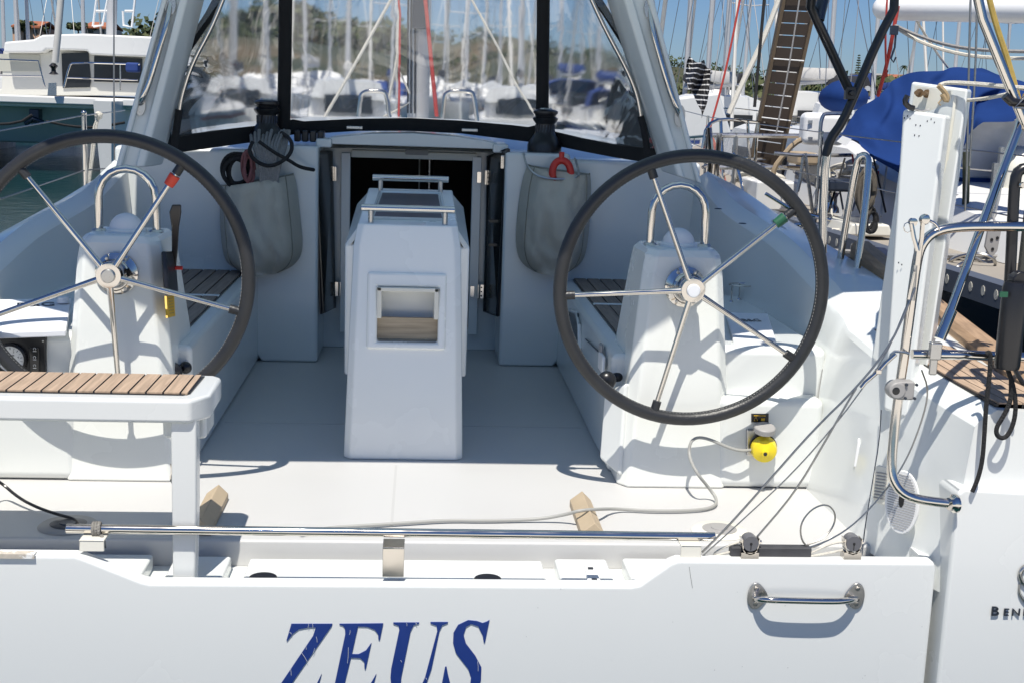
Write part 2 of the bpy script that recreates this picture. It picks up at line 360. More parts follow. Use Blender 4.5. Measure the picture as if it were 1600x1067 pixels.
for s in (1, -1):
    b = B(); secs = []
    for Y, xi, zi, xc, zc, xd, zd in ST:
        if s < 0: xc, xd, zc, zd, xi = xc-.035, xd-.12, zc-.03, zd-.03, xi-.035
        secs.append([(s*xi, Y, zi), (s*(xi*.6+xc*.4), Y, zi+(zc-zi)*.5), (s*(xc-.004), Y, zc-.015), (s*(xc+.006), Y, zc), (s*(xc+.05), Y, zc+.03), (s*(xd-.02), Y, zd+.014), (s*(xd+.01), Y, zd+.002), (s*(xd+.05), Y, zd-.05), (s*(xd+.09), Y, -.3), (s*(xd-.1), Y, -1.0)])
    e = secs[-1]; secs.append([V(p)+V((0, -.0, 0)) for p in e])
    b.loft(secs[:-1]); b.poly([V(p) for p in secs[-2]])
    cm = P('coaming', b, GEL, sm=22)
    # quarter block behind
    b = B(); pr = [(1.415, -.75), (1.415, .262), (1.43, .278), (1.78, .262), (1.80, -.75)]
    b.prism([(s*x, 3.03, z) for x, z in pr], (0, .32, 0)); P('stern_quarter', b, GELT, bev=.014, seg=4)
    if s == 1:
        # upper quarter moulding: small return face
        b = B()
        pts = [(1.352,4.30),(1.40,4.27),(1.63,4.0)]
        tk = [az_(1335, 537, .53), az_(1388, 580, .51), az_(1440, 622, .49), az_(1462, 648, .475), az_(1500, 665, .47), az_(1592, 688, .455), az_(1480, 590, .475), az_(1400, 537, .52)]
        b = B(); NP = 6
        # teak planks laid along the side deck
        inn = [(1.44, 3.80, .549), (1.44, 3.5, .527), (1.47, 3.25, .505), (1.51, 3.085, .489)]
        for k in range(5):
            f0, f1 = k/5+.012, (k+1)/5-.012
            secs = []
            for (x, Y, z) in inn:
                wd = .165 - max(0, (Y-3.5))*.05
                x0, x1 = x+.012+wd*f0, x+.012+wd*f1
                def zt(xx, xo=x, z=z, Y=Y): return z-.020
                secs.append([(x0, Y+.0, zt(x0)-.0), (x1, Y, zt(x1)), (x1, Y, zt(x1)+.020), (x0, Y, zt(x0)+.020)])
            b.loft(secs, closed=True)
        P('teak_side_deck', b, TEAK, cm, sm=20)
        b = B(); secs = []
        for (x, Y, z) in inn:
            wd = .165 - max(0, (Y-3.5))*.05; secs.append([(x+.006, Y, z-.02), (x+.02+wd, Y, z-.02), (x+.02+wd, Y, z-.004), (x+.006, Y, z-.004)])
        b.loft(secs, closed=True); P('deck_caulking', b, BLK, cm, sm=0)
        b = B(); secs = []
        for (x, Y, z) in [(1.66, 4.6, .70), (1.665, 4.2, .635), (1.68, 3.8, .57), (1.69, 3.4, .51), (1.69, 2.98, .47)]:
            secs.append([(x-.035, Y, z-.03), (x-.035, Y, z+.012), (x-.02, Y, z+.03), (x+.03, Y, z+.03), (x+.045, Y, z+.012), (x+.045, Y, z-.04)])
        b.loft(secs, closed=True); P('toe_rail', b, CAPR, cm, sm=30)
        # genoa track recess along coaming top
        a = az_(1205, 376, .70); c = az_(1318, 450, .60)
        b = B(); b.tube([(1.44, 5.0, .757), (1.5, 4.2, .618)], .009, 6); P('drain_groove', b, SEAM, cm)
        for px, py, z in ((1122, 327, .80), (1160, 350, .77), (1345, 475, .55)):
            c = az_(px, py, z); b = B(); b.lathe([(0, .004), (.012, .003), (.016, 0)], (c.x, c.y, c.z+.0)); P('deck_fitting', b, GUN, cm)
# maker's emblem and letters on the quarter
b = B(); cu = bpy.data.curves.new('t', 'FONT'); cu.body = 'BEN'; cu.size = .052; cu.extrude = .002; cu.space_character = 1.25
def textmesh(body, size, ext=.001, space=1.0, shear=0, small=None):
    cu = bpy.data.curves.new('t', 'FONT'); cu.body = body; cu.size = size; cu.extrude = ext; cu.space_character = space; cu.shear = shear; cu.offset = 0.0
    o = bpy.data.objects.new('t', cu); scene.collection.objects.link(o); bpy.context.view_layer.update()
    me = bpy.data.meshes.new_from_object(o.evaluated_get(bpy.context.evaluated_depsgraph_get())); bpy.data.objects.remove(o); bpy.data.curves.remove(cu)
    return me
def text(name, body, size, loc, rot, m_, parent, ext=.001, space=1.0, sx=1.0, bold=0):
    me = textmesh(body, size, ext, space); q = Matrix.Translation(V(loc)) @ rot.to_4x4() @ Matrix.Diagonal((sx, 1, 1, 1)); me.transform(q)
    me.materials.clear(); me.materials.append(m_); me.name = name
    o = bpy.data.objects.new(name, me); scene.collection.objects.link(o); o.parent = parent; o.location = -wpos(parent); return o
RX = Matrix.Rotation(R(90), 3, 'X')
sq = [o for o in Z.children if o.name.startswith('stern_quarter')][0]
p = at(1547, 961, 3.026)
t1 = text('maker_lettering', 'B', .036, p, RX, GUN, sq, .002, sx=1.15); text('maker_lettering', 'ENETEAU', .028, p+V((.034, 0, 0)), RX, GUN, sq, .002, 1.35, 1.15)
b = B(); b.tube(ats([(1606,915),(1596,908),(1593,895),(1600,885),(1612,880)], 3.026), .006, 10, smooth=2); b.tube(ats([(1608,942),(1599,936),(1592,925),(1593,912)], 3.026), .0055, 10, smooth=2, taper=.4)
P('emblem', b, STL, sq)
# --- port / starboard wall between coaming and pedestal (locker fronts), shelves
for s in (1, -1):
    b = B(); b.bx(s*.95, s*1.36, 3.965, 5.06, 0, .45); P('helm_locker', b, GEL, bev=.03, seg=4)
    b = B(); b.bx(s*1.0, s*1.34, 3.885, 3.98, 0, .30 if s == 1 else .24); P('locker_step', b, GEL, bev=.03, seg=4)
# bulkhead
for s in (-1, 1):
    b = B(); b.bx(s*1.30, s*.66, 5.75, 5.95, 0, .94); bh = P('bulkhead', b, GEL, bev=.02, seg=3)
for s in (1, -1):
    b = B(); x0, x1 = s*.41, s*.70
    pr = [(x0, 0), (x1-s*.04, 0), (x1, .06), (x1, .965), (x0, .965)]
    b.prism([(x, 5.70, z) for x, z in pr], (0, .42, 0)); P('bulkhead_pillar', b, GEL, bev=.015, seg=3)
# cabin front with companionway hole
b = B(); b.bx(-.42, .42, 6.06, 6.12, 0, .96); cf = P('companionway_frame', b, GEL, bev=.006)
cb = B(); cb.bx(-.295, .285, 5.9, 6.3, .10, .905); cut(cf, cb)
b = B(); b.bx(-.285, .30, 6.028, 6.056, .905, .94); P('header_trim', b, GELC, cf, bev=.004)
b = B(); b.bx(-.035, .07, 6.015, 6.035, .925, .95); P('hatch_lock', b, GRP, cf, bev=.003)
for s, xx in ((-1, -.31), (1, .30)):
    b = B(); b.bx(xx-.022, xx+.022, 6.02, 6.06, .08, .925); P('door_jamb', b, GEL, cf, bev=.004)
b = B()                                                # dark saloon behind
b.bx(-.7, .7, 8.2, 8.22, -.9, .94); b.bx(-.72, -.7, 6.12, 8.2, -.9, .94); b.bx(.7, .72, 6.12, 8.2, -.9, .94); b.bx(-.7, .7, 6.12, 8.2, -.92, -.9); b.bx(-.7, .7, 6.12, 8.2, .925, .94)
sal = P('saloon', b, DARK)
for k in range(4): b = B(); b.bx(-.25, .27, 6.25+k*.17, 6.40+k*.17, -.15-.22*k, -.12-.22*k); P('companion_step', b, OAK, sal)
b = B(); b.bx(-.68, -.35, 6.9, 8.1, -.9, .15); P('saloon_joinery', b, CAPR, sal)
b = B(); b.bx(.36, .68, 6.7, 8.1, -.9, .35); P('saloon_joinery', b, CAPR, sal)
b = B(); b.tube([(.085, 7.2, -.5), (.085, 7.2, .93)], .018, 12); P('saloon_post', b, STL, sal)
b = B(); b.tube([(.03, 6.6, -.5), (.03, 6.6, .93)], .004, 8); P('saloon_pull_cord', b, ROPW, sal)
# doors folded open
for s in (-1, 1):
    if s < 0: q = [(490,236),(516,237),(521,481),(502,490)]; ys = (5.72, 6.0, 6.0, 5.72)
    else: q = [(763,245),(793,233),(777,494),(757,487)]; ys = (6.0, 5.72, 5.72, 6.0)
    pts = [at(a[0], a[1], y) for a, y in zip(q, ys)]
    b = B(); b.prism(pts, (.012, 0, 0)); d = P('door', b, PERS)
    b = B(); b.tube(pts, .008, 6, closed=True); P('door_seal', b, BLK, d)
    for hx, hy in (((521, 272), (528, 452)) if s < 0 else ((762, 278), (751, 456))):
        c = at(hx, hy, 5.995); b = B(); b.box(c, (.026, .006, .065)); b.tube([c+V((-.006*s, -.006, .032)), c+V((-.006*s, -.006, -.032))], .005, 8); b.box(c+V((-.040*1, .0, 0)), (.018, .006, .05)); h = P('hinge', b, CHR, d)
        b = B()
        for dz in (-.02, 0, .02): b.lathe([(0, .002), (.004, 0)], c+V((.004, -.004, dz)), (0, -1, 0), 8)
        P('hinge_screw', b, GUN, h)
    if s > 0:
        for py in (346, 383): 
            c = at(774, py, 5.8); b = B(); b.box(c, (.06, .02, .012)); P('door_clip', b, BLK, d)
        b = B(); b.box(at(785, 254, 5.71), (.016, .01, .06)); P('door_latch', b, CHR, d, bev=.004)
# cabin top and hatch
b = B(); secs = []
for Y, w0, zc in ((5.9, 1.35, .955), (6.3, 1.32, 1.02), (7.5, 1.2, 1.06), (9.3, .95, .99), (10.2, .7, .80)):
    secs.append([(x*w0, Y, zc-.10*abs(x)**2.5) for x in (-1, -.8, -.5, -.2, 0, .2, .5, .8, 1)])
cut_ = secs; b.loft(secs); b.poly([V(p) for p in secs[-1]]+[V((.7, 10.2, .4)), V((-.7, 10.2, .4))])
ct = P('cabin_top', b, GEL, sm=60)
b = B(); secs = []
for Y, w0, z in ((8.3, 1.68, .62), (10, 1.45, .62), (12.3, .15, .68)): secs.append([(-w0-.05, Y, -1), (-w0, Y, z), (0, Y, z+.03), (w0, Y, z), (w0+.05, Y, -1)])
b.loft(secs)
for s in (-1, 1): b.loft([[(s*1.18, 5.9, .84), (s*(1.42 if s > 0 else 1.32), 5.76, .84), (s*1.55, 5.76, -1)], [(s*1.1, 7.4, .63), (s*1.72, 7.4, .62), (s*1.78, 7.4, -1)], [(s*1.0, 8.3, .62), (s*1.68, 8.3, .62), (s*1.73, 8.3, -1)]])
b.poly([V(p) for p in secs[-1]]); P('foredeck', b, GEL, sm=20)
b = B(); secs = []
for Y in (5.84, 6.0, 6.4, 7.0):
    secs.append([(x*.375, Y, 1.0+.03*(1-x*x)+t) for x, t in ((-1, -.03), (-1, 0), (-.5, 0), (0, 0), (.5, 0), (1, 0), (1, -.03))])
b.loft(secs, closed=True); hatch = P('sliding_hatch', b, GEL, bev=.005, sm=50)
b = B(); b.bx(-.385, .385, 5.93, 6.06, .955, 1.0); P('hatch_slot_shadow_gap', b, DARK, hatch) if False else b.m.free()
for s in (-1, 1):
    b = B(); b.bx(s*.36, s*.43, 5.80, 7.2, .955, .995); P('hatch_runner', b, GEL, hatch, bev=.008)
b = B(); b.bx(-.35, .35, 6.0, 6.04, .955, .985); P('hatch_slot_dark', b, BLK, hatch)  # black strip stands in for the dark slot below the hatch
# --- benches with teak
for s in (1, -1):
    b = B(); b.bx(s*.675, s*1.30, 4.05, 5.75, 0, .40); bn = P('cockpit_bench', b, GEL, bev=.02, seg=3)
    b = B(); b.bx(s*.735, s*1.27, 4.3, 5.72, .400, .404); tb = P('seat_caulking', b, BLK, bn)
    b = B(); n = 9; x0, x1 = .737, 1.268; wd = (x1-x0)/n
    for k in range(n):
        a = x0+wd*k+.0035; c = x0+wd*(k+1)-.0035
        for ya, yb in ((4.302, 4.99), (5.02, 5.718)): b.bx(s*a, s*c, ya, yb, .404, .409)
    P('teak_slats', b, TEAKD, tb, sm=0)
    b = B(); b.bx(s*.735, s*1.27, 4.99, 5.02, .404, .411); P('seat_divider', b, GEL, tb, bev=.003)
    if s == 1:
        b = B(); q = [ax_(890, 484, .672), ax_(904, 490, .672), ax_(904, 548, .672), ax_(893, 530, .672)]; b.prism(q, (-.004, 0, 0)); P('locker_opening', b, BLK, bn)
        b = B(); b.tube([ax_(905, 492, .668), ax_(906, 560, .668), ax_(888, 540, .668), ax_(886, 482, .668)], .008, 8, closed=True, smooth=1); P('opening_rim', b, GEL, bn)
        b = B(); b.box(ax_(939, 548, .662), (.012, .05, .05)); P('locker_catch', b, GRP, bn, bev=.006)
        b = B(); b.box(ax_(940, 566, .66), (.012, .10, .06)); P('catch_plate', b, WHP, bn, bev=.01)
        b = B(); b.tube([ax_(915, 530, .67), ax_(938, 552, .67)], .003, 6); P('locker_lid_gap', b, GUN, bn)
# --- cockpit table
def lerp(a, b_, t): return a+(b_-a)*t
zt = .775
b = B(); F0, F1 = 4.165, 4.30
pr = lambda z: (F0+(F1-F0)*z/zt)
prof = []
secs = []
for z, hw, fr, bk in ((0, .2, F0, 5.25), (.02, .2, F0, 5.25), (.40, .190, pr(.4), 5.22), (.70, .181, pr(.70), 5.2), (zt, .168, F1+.01, 5.18)):
    bl = .022
    zk = z+(.055 if z == zt else 0); secs.append([(-hw, bk, zk), (-hw, fr+bl, z), (-hw+bl, fr, z), (hw-bl, fr, z), (hw, fr+bl, z), (hw, bk, zk)])
b.loft(secs, closed=True); tbl = P('cockpit_table', b, GELB, sm=30, bev=.006)
zz = [at(588, 446, 4.26).z, at(588, 533, 4.26).z]; xx = (at(588, 490, 4.26).x, at(686, 490, 4.26).x)
cb = B(); cb.bx(xx[0], xx[1], 4.0, 4.34, zz[1], zz[0]); cut(tbl, cb)
fx0, fx1 = at(573, 490, 4.24).x, at(697, 490, 4.24).x; fz0, fz1 = at(573, 543, 4.24).z, at(573, 427, 4.24).z
fy = lambda z: pr(z)-.012
b = B(); b.prism([(fx0, fy(fz0), fz0), (fx1, fy(fz0), fz0), (fx1, fy(fz1), fz1), (fx0, fy(fz1), fz1)], (0, .03, 0)); tf = P('table_niche_frame', b, GELB, tbl, bev=.010, seg=3)
cb = B(); cb.bx(xx[0]+.004, xx[1]-.004, 4.0, 4.6, zz[1]+.004, zz[0]-.004); cut(tf, cb)
zb = at(588, 497, 4.25).z
b = B(); b.bx(xx[0]+.001, xx[1]-.001, 4.262, 4.278, zz[1]+.010, zb); P('wooden_board', b, OAK, tbl, sm=0)
for x0, x1 in ((xx[0]+.002, xx[0]+.018), (xx[1]-.018, xx[1]-.002)):
    b = B(); b.bx(x0, x1, 4.24, 4.27, zb+.0, zz[0]-.004); P('niche_liner', b, GELC, tbl, bev=.003)
b = B(); b.bx(xx[0]+.002, xx[1]-.002, 4.24, 4.27, zz[0]-.018, zz[0]-.004); P('niche_liner', b, GELC, tbl, bev=.003)
for s in (-1, 1):                                      # hanging leaves
    b = B(); b.prism([(s*.150, 4.36, .70), (s*.150, 5.15, .76), (s*.150, 5.15, .24), (s*.150, 4.38, .24)], (s*.062, 0, 0)); P('table_leaf', b, GELB, tbl, bev=.01)
    b = B(); b.prism([(s*.160, 4.335, zt-.002), (s*.160, 5.16, zt+.050), (s*.213, 5.15, .765), (s*.212, 4.37, .697)], (0, 0, -.03)); P('table_shoulder', b, GEL, tbl, bev=.004)
tz = zt+.001
b = B(); q = [(-.118, 4.42), (.118, 4.42), (.108, 5.02), (-.108, 5.02)]; b.prism([(x, y, tz+(y-4.32)*.0633-.003) for x, y in q], (0, 0, .008)); P('glossy_tray', b, mat('tray_black', (.012, .012, .014), .35, spec=.25), tbl, bev=.002)
b = B(); b.tube([(x, y, tz+.004+(y-4.32)*.0633) for x, y in ((-.128, 4.41), (.128, 4.41), (.118, 5.04), (-.118, 5.04))], .006, 8, closed=True); P('tray_lip', b, GEL, tbl)
for Y, hw, zh, px in ((4.345, .158, .048, .125), (5.10, .150, .052, .118)):
    zh += (Y-4.32)*.0633; b = B(); b.tube([(-hw, Y, tz+zh), (hw, Y, tz+zh)], .0125, 14); h = P('table_handrail', b, CHR, tbl, bev=.002)
    for x in (-px, px):
        b = B(); b.tube([(x, Y, tz-.01), (x, Y, tz+zh-.008)], .0095, 12); P('rail_post', b, STL, h)
# --- steering pedestals, wheels
def pedestal(s):
    cx = s*.872
    b = B(); secs = []
    for z, w0, fr, bk in ((0, .185, 3.885, 4.50), (.03, .182, 3.888, 4.45), (.2, .170, 3.895, 4.35), (.45, .150, 3.91, 4.28), (.68, .130, 3.925, 4.22), (.735, .122, 3.935, 4.21), (.757, .105, 3.955, 4.19)):
        bl = .04
        secs.append([(cx-w0, bk, z), (cx-w0, fr+bl, z), (cx-w0+.03, fr, z), (cx+w0-.03, fr, z), (cx+w0, fr+bl, z), (cx+w0, bk, z)])
    b.loft(secs, closed=True); pd = P('steering_pedestal', b, GELW, sm=25, bev=.009, seg=3)
    zt_ = .757
    b = B(); r_ = .088; hx = .088
    pts = [(cx-hx, 4.08, zt_-.01), (cx-hx, 4.08, zt_+.105)]+[(cx-hx*math.cos(t*math.pi/10), 4.08, zt_+.105+hx*math.sin(t*math.pi/10)) for t in range(1, 10)]+[(cx+hx, 4.08, zt_+.105), (cx+hx, 4.08, zt_-.01)]
    b.tube(pts, .0125, 16); h = P('grab_hoop', b, CHR, pd)
    for x in (cx-hx, cx+hx):
        b = B(); b.lathe([(0, .006), (.018, .006), (.024, 0)], (x, 4.08, zt_)); P('hoop_foot', b, STL, h)
    b = B(); b.lathe([(.062, 0), (.062, .010), (.056, .014)], (cx, 4.06, zt_-.002)); cp = P('compass_base', b, WHP, pd)
    b = B(); b.sphere((cx, 4.06, zt_+.006), (.052, .052, .052), 28, 10, half=True); P('compass_hood', b, FOAM, cp)
    b = B(); b.lathe([(.064, 0), (.064, .012), (.045, .02), (.035, .035), (.03, .075)], (cx, 3.925, .645), (0, -1, 0), 32); sb = P('wheel_boss', b, CHR, pd)
    b = B()
    for k in range(6): b.lathe([(.005, 0), (.005, .006), (0, .007)], (cx+.053*math.cos(k*1.047), 3.912, .645+.053*math.sin(k*1.047)), (0, -1, 0), 10)
    P('boss_bolt', b, STL, sb)
    return pd
pdR = pedestal(1); pdL = pedestal(-1)
# throttle on the port pedestal
b = B(); b.prism([ax_(251, 393, -.727), ax_(266, 393, -.727), ax_(271, 458, -.717), ax_(255, 452, -.717)], (.016, 0, 0)); th = P('throttle', b, BLK, pdL, bev=.006)
b = B(); b.loft([[at(px-w_, py, Y+.012), at(px-w_, py, Y-.012), at(px+w_, py, Y-.012), at(px+w_, py, Y+.012)] for px, py, Y, w_ in ((270, 432, 3.99, 4), (273, 395, 3.97, 4.5), (274, 355, 3.95, 6), (274, 332, 3.94, 9.5), (276, 320, 3.94, 7))], closed=True); P('throttle_lever', b, BLK, th, bev=.004, seg=3)
b = B(); c = at(279, 419, 3.97); b.tube([c-V((.012, 0, 0)), c+V((.012, 0, 0))], .006, 10); P('throttle_button', b, RED, th)
b = B(); SQ = [ax_(257, 463, -.722), ax_(269, 462, -.722), ax_(271, 494, -.712), ax_(259, 497, -.712)]; b.prism(SQ, (.006, 0, 0)); st = P('warning_sticker', b, AMB, pdL)
b = B()
for k in range(6):
    a, c = onp(260+k*.3, 467+k*4.6, SQ), onp(267+k*.3, 466+k*4.6, SQ); b.tube([a+V((.006, 0, 0)), c+V((.006, 0, 0))], .0009, 4)
P('sticker_print', b, GUN, st)
def knob(px, py, Y, r_, par):
    c = at(px, py, Y); b = B(); b.sphere(c, (r_, r_*.8, r_), 18, 12); b.tube([c+V((0, .01, 0)), c+V((0, .08, -.01))], r_*.5, 10); return P('winch_control_knob', b, BLK, par)
knob(948, 594, 3.98, .031, pdR); knob(965, 588, 4.06, .02, pdR)
knob(270, 580, 3.99, .03, pdL); knob(290, 574, 4.03, .02, pdL)
# side moulding inboard of starboard pedestal
b = B(); q = [(943,612),(978,598),(968,745),(935,716)]; b.prism([at(*p_, Y) for p_, Y in zip(q, (4.02, 3.93, 3.90, 3.99))], (.05, .05, 0)); P('pedestal_side_cover', b, GEL, pdR, bev=.012, seg=3)
def wheel(s, cx, cz, a0, tape, tapek):
    Yw = 3.82; c = V((cx, Yw, cz)); Rm = .405
    w_ = bpy.data.objects.new('steering_wheel', None); scene.collection.objects.link(w_); w_.parent = Z; w_.location = c-wpos(Z)
    b = B(); b.tube([c+V((Rm*math.cos(t*math.pi/48), 0, Rm*math.sin(t*math.pi/48))) for t in range(96)], .0205, 16, closed=True)
    rim = P('rim', b, LEA, w_)
    b = B(); n = 230
    for k in range(n):
        t = 2*math.pi*k/n; d = V((math.cos(t), 0, math.sin(t))); tg = V((-math.sin(t), 0, math.cos(t)))
        a = c+d*(Rm-.0195)+V((0, -.0085, 0)); b.tube([a-tg*.0026+V((0, -.001, 0)), a+tg*.0026+V((0, .0012, 0))], .0009, 4)
    P('stitching', b, THR, w_, sm=0)
    for k in range(5):
        t = R(a0+72*k); d = V((math.cos(t), 0, math.sin(t)))
        b = B(); b.tube([c+d*.03+V((0, -.012, 0)), c+d*.10+V((0, -.008, 0)), c+d*(Rm-.04)], .0098, 14, taper=.78); sp = P('spoke', b, CHR, w_)
        b = B(); b.tube([c+d*(Rm-.045), c+d*(Rm-.01)], .0135, 12); P('spoke_sleeve', b, LEA, sp)
        if k == tapek:
            b = B(); b.tube([c+d*(Rm-.085), c+d*(Rm-.075), c+d*(Rm-.05)], .0145, 12, taper=1.15); P('marker_tape', b, tape, sp)
    b = B(); b.lathe([(.038, .05), (.040, .0), (.040, -.012), (.036, -.022), (.0, -.024)], c+V((0, 0, 0)), (0, 1, 0), 32); hb = P('hub', b, CHR, w_, sm=25)
    b = B(); b.lathe([(.021, 0), (.021, .004), (.018, .0075), (0, .008)], c+V((0, -.024, 0)), (0, -1, 0), 24); P('hub_cap', b, FOAM if s > 0 else STL, hb)
    return w_
wheel(1, .873, .651, 40, GRNT, 0)
cl = at(172, 430, 3.82); wheel(-1, cl.x, cl.z, 57, REDT, 0)
# --- instruments
def cover(q, th_, m_, name='plotter_cover'):
    b = B(); b.prism(q, (0, 0, -th_)); return P(name, b, m_, bev=.004)
CQ = [az_(1146, 532, .462), az_(1213, 532, .462), az_(1200, 490, .475), az_(1134, 488, .475)]; cv = cover(CQ, .014, FOAM)
def flat_text(body, size, a, bb, up_, m_, par, sx=1.2):
    X = (bb-a).normalized(); U = (up_-up_.dot(X)*X).normalized(); N = X.cross(U); N = N if N.z > 0 else -N
    q = Matrix((X, U, N)).transposed(); return text('cover_lettering', body, size, a+N*.0015, q, m_, par, .0004, 1.0, sx)
flat_text('B&G', .058, onp(1162, 503, CQ), onp(1190, 503, CQ), onp(1158, 490, CQ)-onp(1162, 503, CQ), BLK, cv, .62)
CQ = [az_(-60, 521, .470), az_(103, 516, .470), az_(112, 466, .50), az_(-40, 468.5, .50)]; cv2 = cover(CQ, .02, FOAM)
flat_text('B&G', .075, onp(24, 480, CQ), onp(70, 479, CQ), onp(27, 468, CQ)-onp(24, 480, CQ), BLK, cv2, .85)
b = B(); b.lathe([(.02, 0), (.017, .018), (.0, .02)], az_(99, 473, .498)); P('cover_button', b, FOAM, cv2)
# engine panel
b = B(); pp = [(-90, 528), (71, 527), (71, 583), (-90, 592)]; Ye = 3.95; b.prism([at(x, y, Ye) for x, y in ((-90, 528), (71, 527), (71, 590), (-90, 600))], (0, .03, 0)); ep = P('engine_panel', b, BLK, bev=.004)
c = at(18, 560, Ye-.001); b = B(); b.lathe([(.048, 0), (.048, .012), (.041, .014), (.04, .008)], c, (0, -1, 0), 32); gr = P('gauge_rim', b, BLK, ep)
b = B(); b.lathe([(.0405, 0), (.0405, .010), (0, .010)], c, (0, -1, 0), 32); P('gauge_face', b, WHP, gr, sm=30)
b = B()
for k in range(13):
    t = R(210-k*20); d = V((math.cos(t), 0, math.sin(t))); b.tube([c+d*.030+V((0, -.0108, 0)), c+d*.037+V((0, -.0108, 0))], .0006 if k % 2 else .0010, 4)
b.box(c+V((.002, -.0108, -.022)), (.026, .001, .012)); b.box(c+V((.0, -.0108, .012)), (.024, .001, .003))
P('gauge_marks', b, GUN, gr)
for i, t_ in enumerate(('1', '2', '3', '4', '5')):
    a = R(160-i*48); text('gauge_numerals', t_, .009, c+V((.025*math.cos(a)-.003, -.0112, .025*math.sin(a)-.003)), RX, GUN, gr, .0003)
b = B(); q0 = at(54, 566, Ye-.003); b.box(q0+V((0, 0, .004)), (.03, .006, .085)); bt = P('button_strip', b, PERS, ep, bev=.005)
for k in range(3):
    p0 = at(54, 545+k*13, Ye-.0068); b = B(); b.tube([p0+V((.004*math.cos(t), 0, .004*math.sin(t))) for t in (R(-50), R(0), R(60), R(120), R(180), R(230))], .0008, 5); b.box(p0+V((0, 0, -.0075)), (.010, .001, .0018)); P('button_symbol', b, WHP, bt)
b = B()
for x in (66,): b.lathe([(0, .002), (.003, 0)], at(67, 533, Ye-.001), (0, -1, 0), 8)
P('panel_screw', b, STL, ep)
# cup holder
c0 = az_(1156, 461, .50); b = B(); b.tube([(c0.x+.047*math.cos(t*math.pi/12), 4.62+.047*math.sin(t*math.pi/12), .50) for t in range(24)], .0035, 8, closed=True)
zz0 = .455; cc = V((c0.x, 4.62, .50)); sc_ = 4.62/c0.y
b.m.free(); c0 = az_(1156, 469, .455); c0.z = .515; b = B(); b.tube([(c0.x+.045*math.cos(t*math.pi/12), c0.y+.045*math.sin(t*math.pi/12), c0.z) for t in range(24)], .003, 8, closed=True)
for t in (80, 210, 330):
    x, y = c0.x+.045*math.cos(R(t)), c0.y+.045*math.sin(R(t)); b.tube([(x, y, c0.z), (x, y, .45)], .003, 8); b.lathe([(.008, 0), (.006, .006), (0, .007)], (x, y, .45), n=10)
P('cup_holder', b, CHR)
# --- helm seats
zs = .452
b = B(); q = [(-1.38, 3.12, zs), (-.515, 3.12, zs), (-.475, 3.18, zs), (-.478, 3.38, zs), (-.50, 3.405, zs), (-1.38, 3.405, zs)]
b.prism(q, (0, 0, -.062)); seat = P('helm_seat', b, GELS, bev=.011, seg=3)
b = B(); b.prism([(-1.36, 3.163, zs-.002), (-.540, 3.163, zs-.002), (-.525, 3.18, zs-.002), (-.522, 3.378, zs-.002), (-1.36, 3.378, zs-.002)], (0, 0, .005)); ca = P('seat_caulking', b, BLK, seat)
b = B(); xk = -.60; 
x = -1.355
while x < -.54:
    x2 = min(x+.0425, -.528); b.bx(x+.0025, x2-.0025, 3.168, 3.374, zs+.002, zs+.007); x += .0425
P('teak_slats', b, TEAK, ca, sm=0)
b = B(); lx0, lx1 = at(270, 700, 3.36).x, at(309, 700, 3.36).x
LG = []
for Yf, zf, xb in ((3.135, zs-.05, -.503), (3.132, .18, -.505), (3.128, -.05, -.512)):
    LG.append([(-.567, Yf, zf), (xb, Yf, zf), (xb, Yf+.055, zf), (-.567, Yf+.055, zf)])
b.loft(LG, closed=True)
P('seat_leg', b, GELS, seat, bev=.006)
b = B(); b.bx(-.60, -.49, 3.20, 3.33, .33, .395); P('seat_bracket', b, GEL, seat, bev=.01)
b = B(); b.tube(ats([(267,724),(269,735),(266,747),(270,755)], 3.19), .003, 6, smooth=1); P('shackle', b, CHR, seat)
# starboard seat folded up
def quad(q, d, Ys, m_, name, par, bev=.01):
    b = B(); b.prism([at(a[0], a[1], y) for a, y in zip(q, Ys)], d); return P(name, b, m_, par, bev=bev, seg=3)
fs = quad([(1424,128),(1512,140),(1441,628),(1362,560)], (.035, .05, 0), (3.62, 3.46, 3.40, 3.62), GEL, 'folded_helm_seat', None, .008)
quad([(1430,134),(1486,142),(1486,182),(1425,168)], (-.001, -.002, 0), (3.598, 3.50, 3.50, 3.598), GELC, 'seat_underside', fs, .001)
LQ = [at(1410,171,3.50), at(1478,181,3.42), at(1418,655,3.34)]; LN = (LQ[1]-LQ[0]).cross(LQ[2]-LQ[0]).normalized()
lg = quad([(1410,171),(1478,181),(1418,655),(1380,640)], (.035, .045, 0), (3.50, 3.42, 3.34, 3.42), GEL, 'seat_leg', fs, .010)
quad([(1491,150),(1495,152),(1462,405),(1459,404)], (-.001, -.001, 0), (3.485, 3.48, 3.46, 3.465), GELC, 'sealant_bead', fs, 0)
for px, py in ((1413,185),(1418,182),(1422,186),(1449,190),(1455,187),(1460,192),(1431,196),(1438,197),(1429,212),(1436,213),(1404,411),(1409,414)):
    b = B(); c = onp(px, py, LQ); b.box(c, (.0028, .0012, .0045)); P('screw_hole', b, GUN, lg)
for px, py in ((1436, 146), (1448, 147)):
    c = at(px, py, 3.56); b = B(); b.tube([c, c+V((-.02, -.03, 0))], .006, 8); b.lathe([(.012, 0), (.012, .004), (0, .005)], c, (0, -1, 0), 10); P('rusty_bolt', b, mat('rusty_steel', (.2, .13, .07), .6, .7), fs)
b = B(); b.tube(ats([(1418,150),(1413,160),(1420,168),(1428,170)], 3.48), .008, 8, smooth=1); P('seat_strap', b, BLK, fs)
b = B(); b.tube(ats([(1425,170),(1440,174),(1452,172)], 3.48), .003, 6); P('hinge_pin', b, STL, fs)
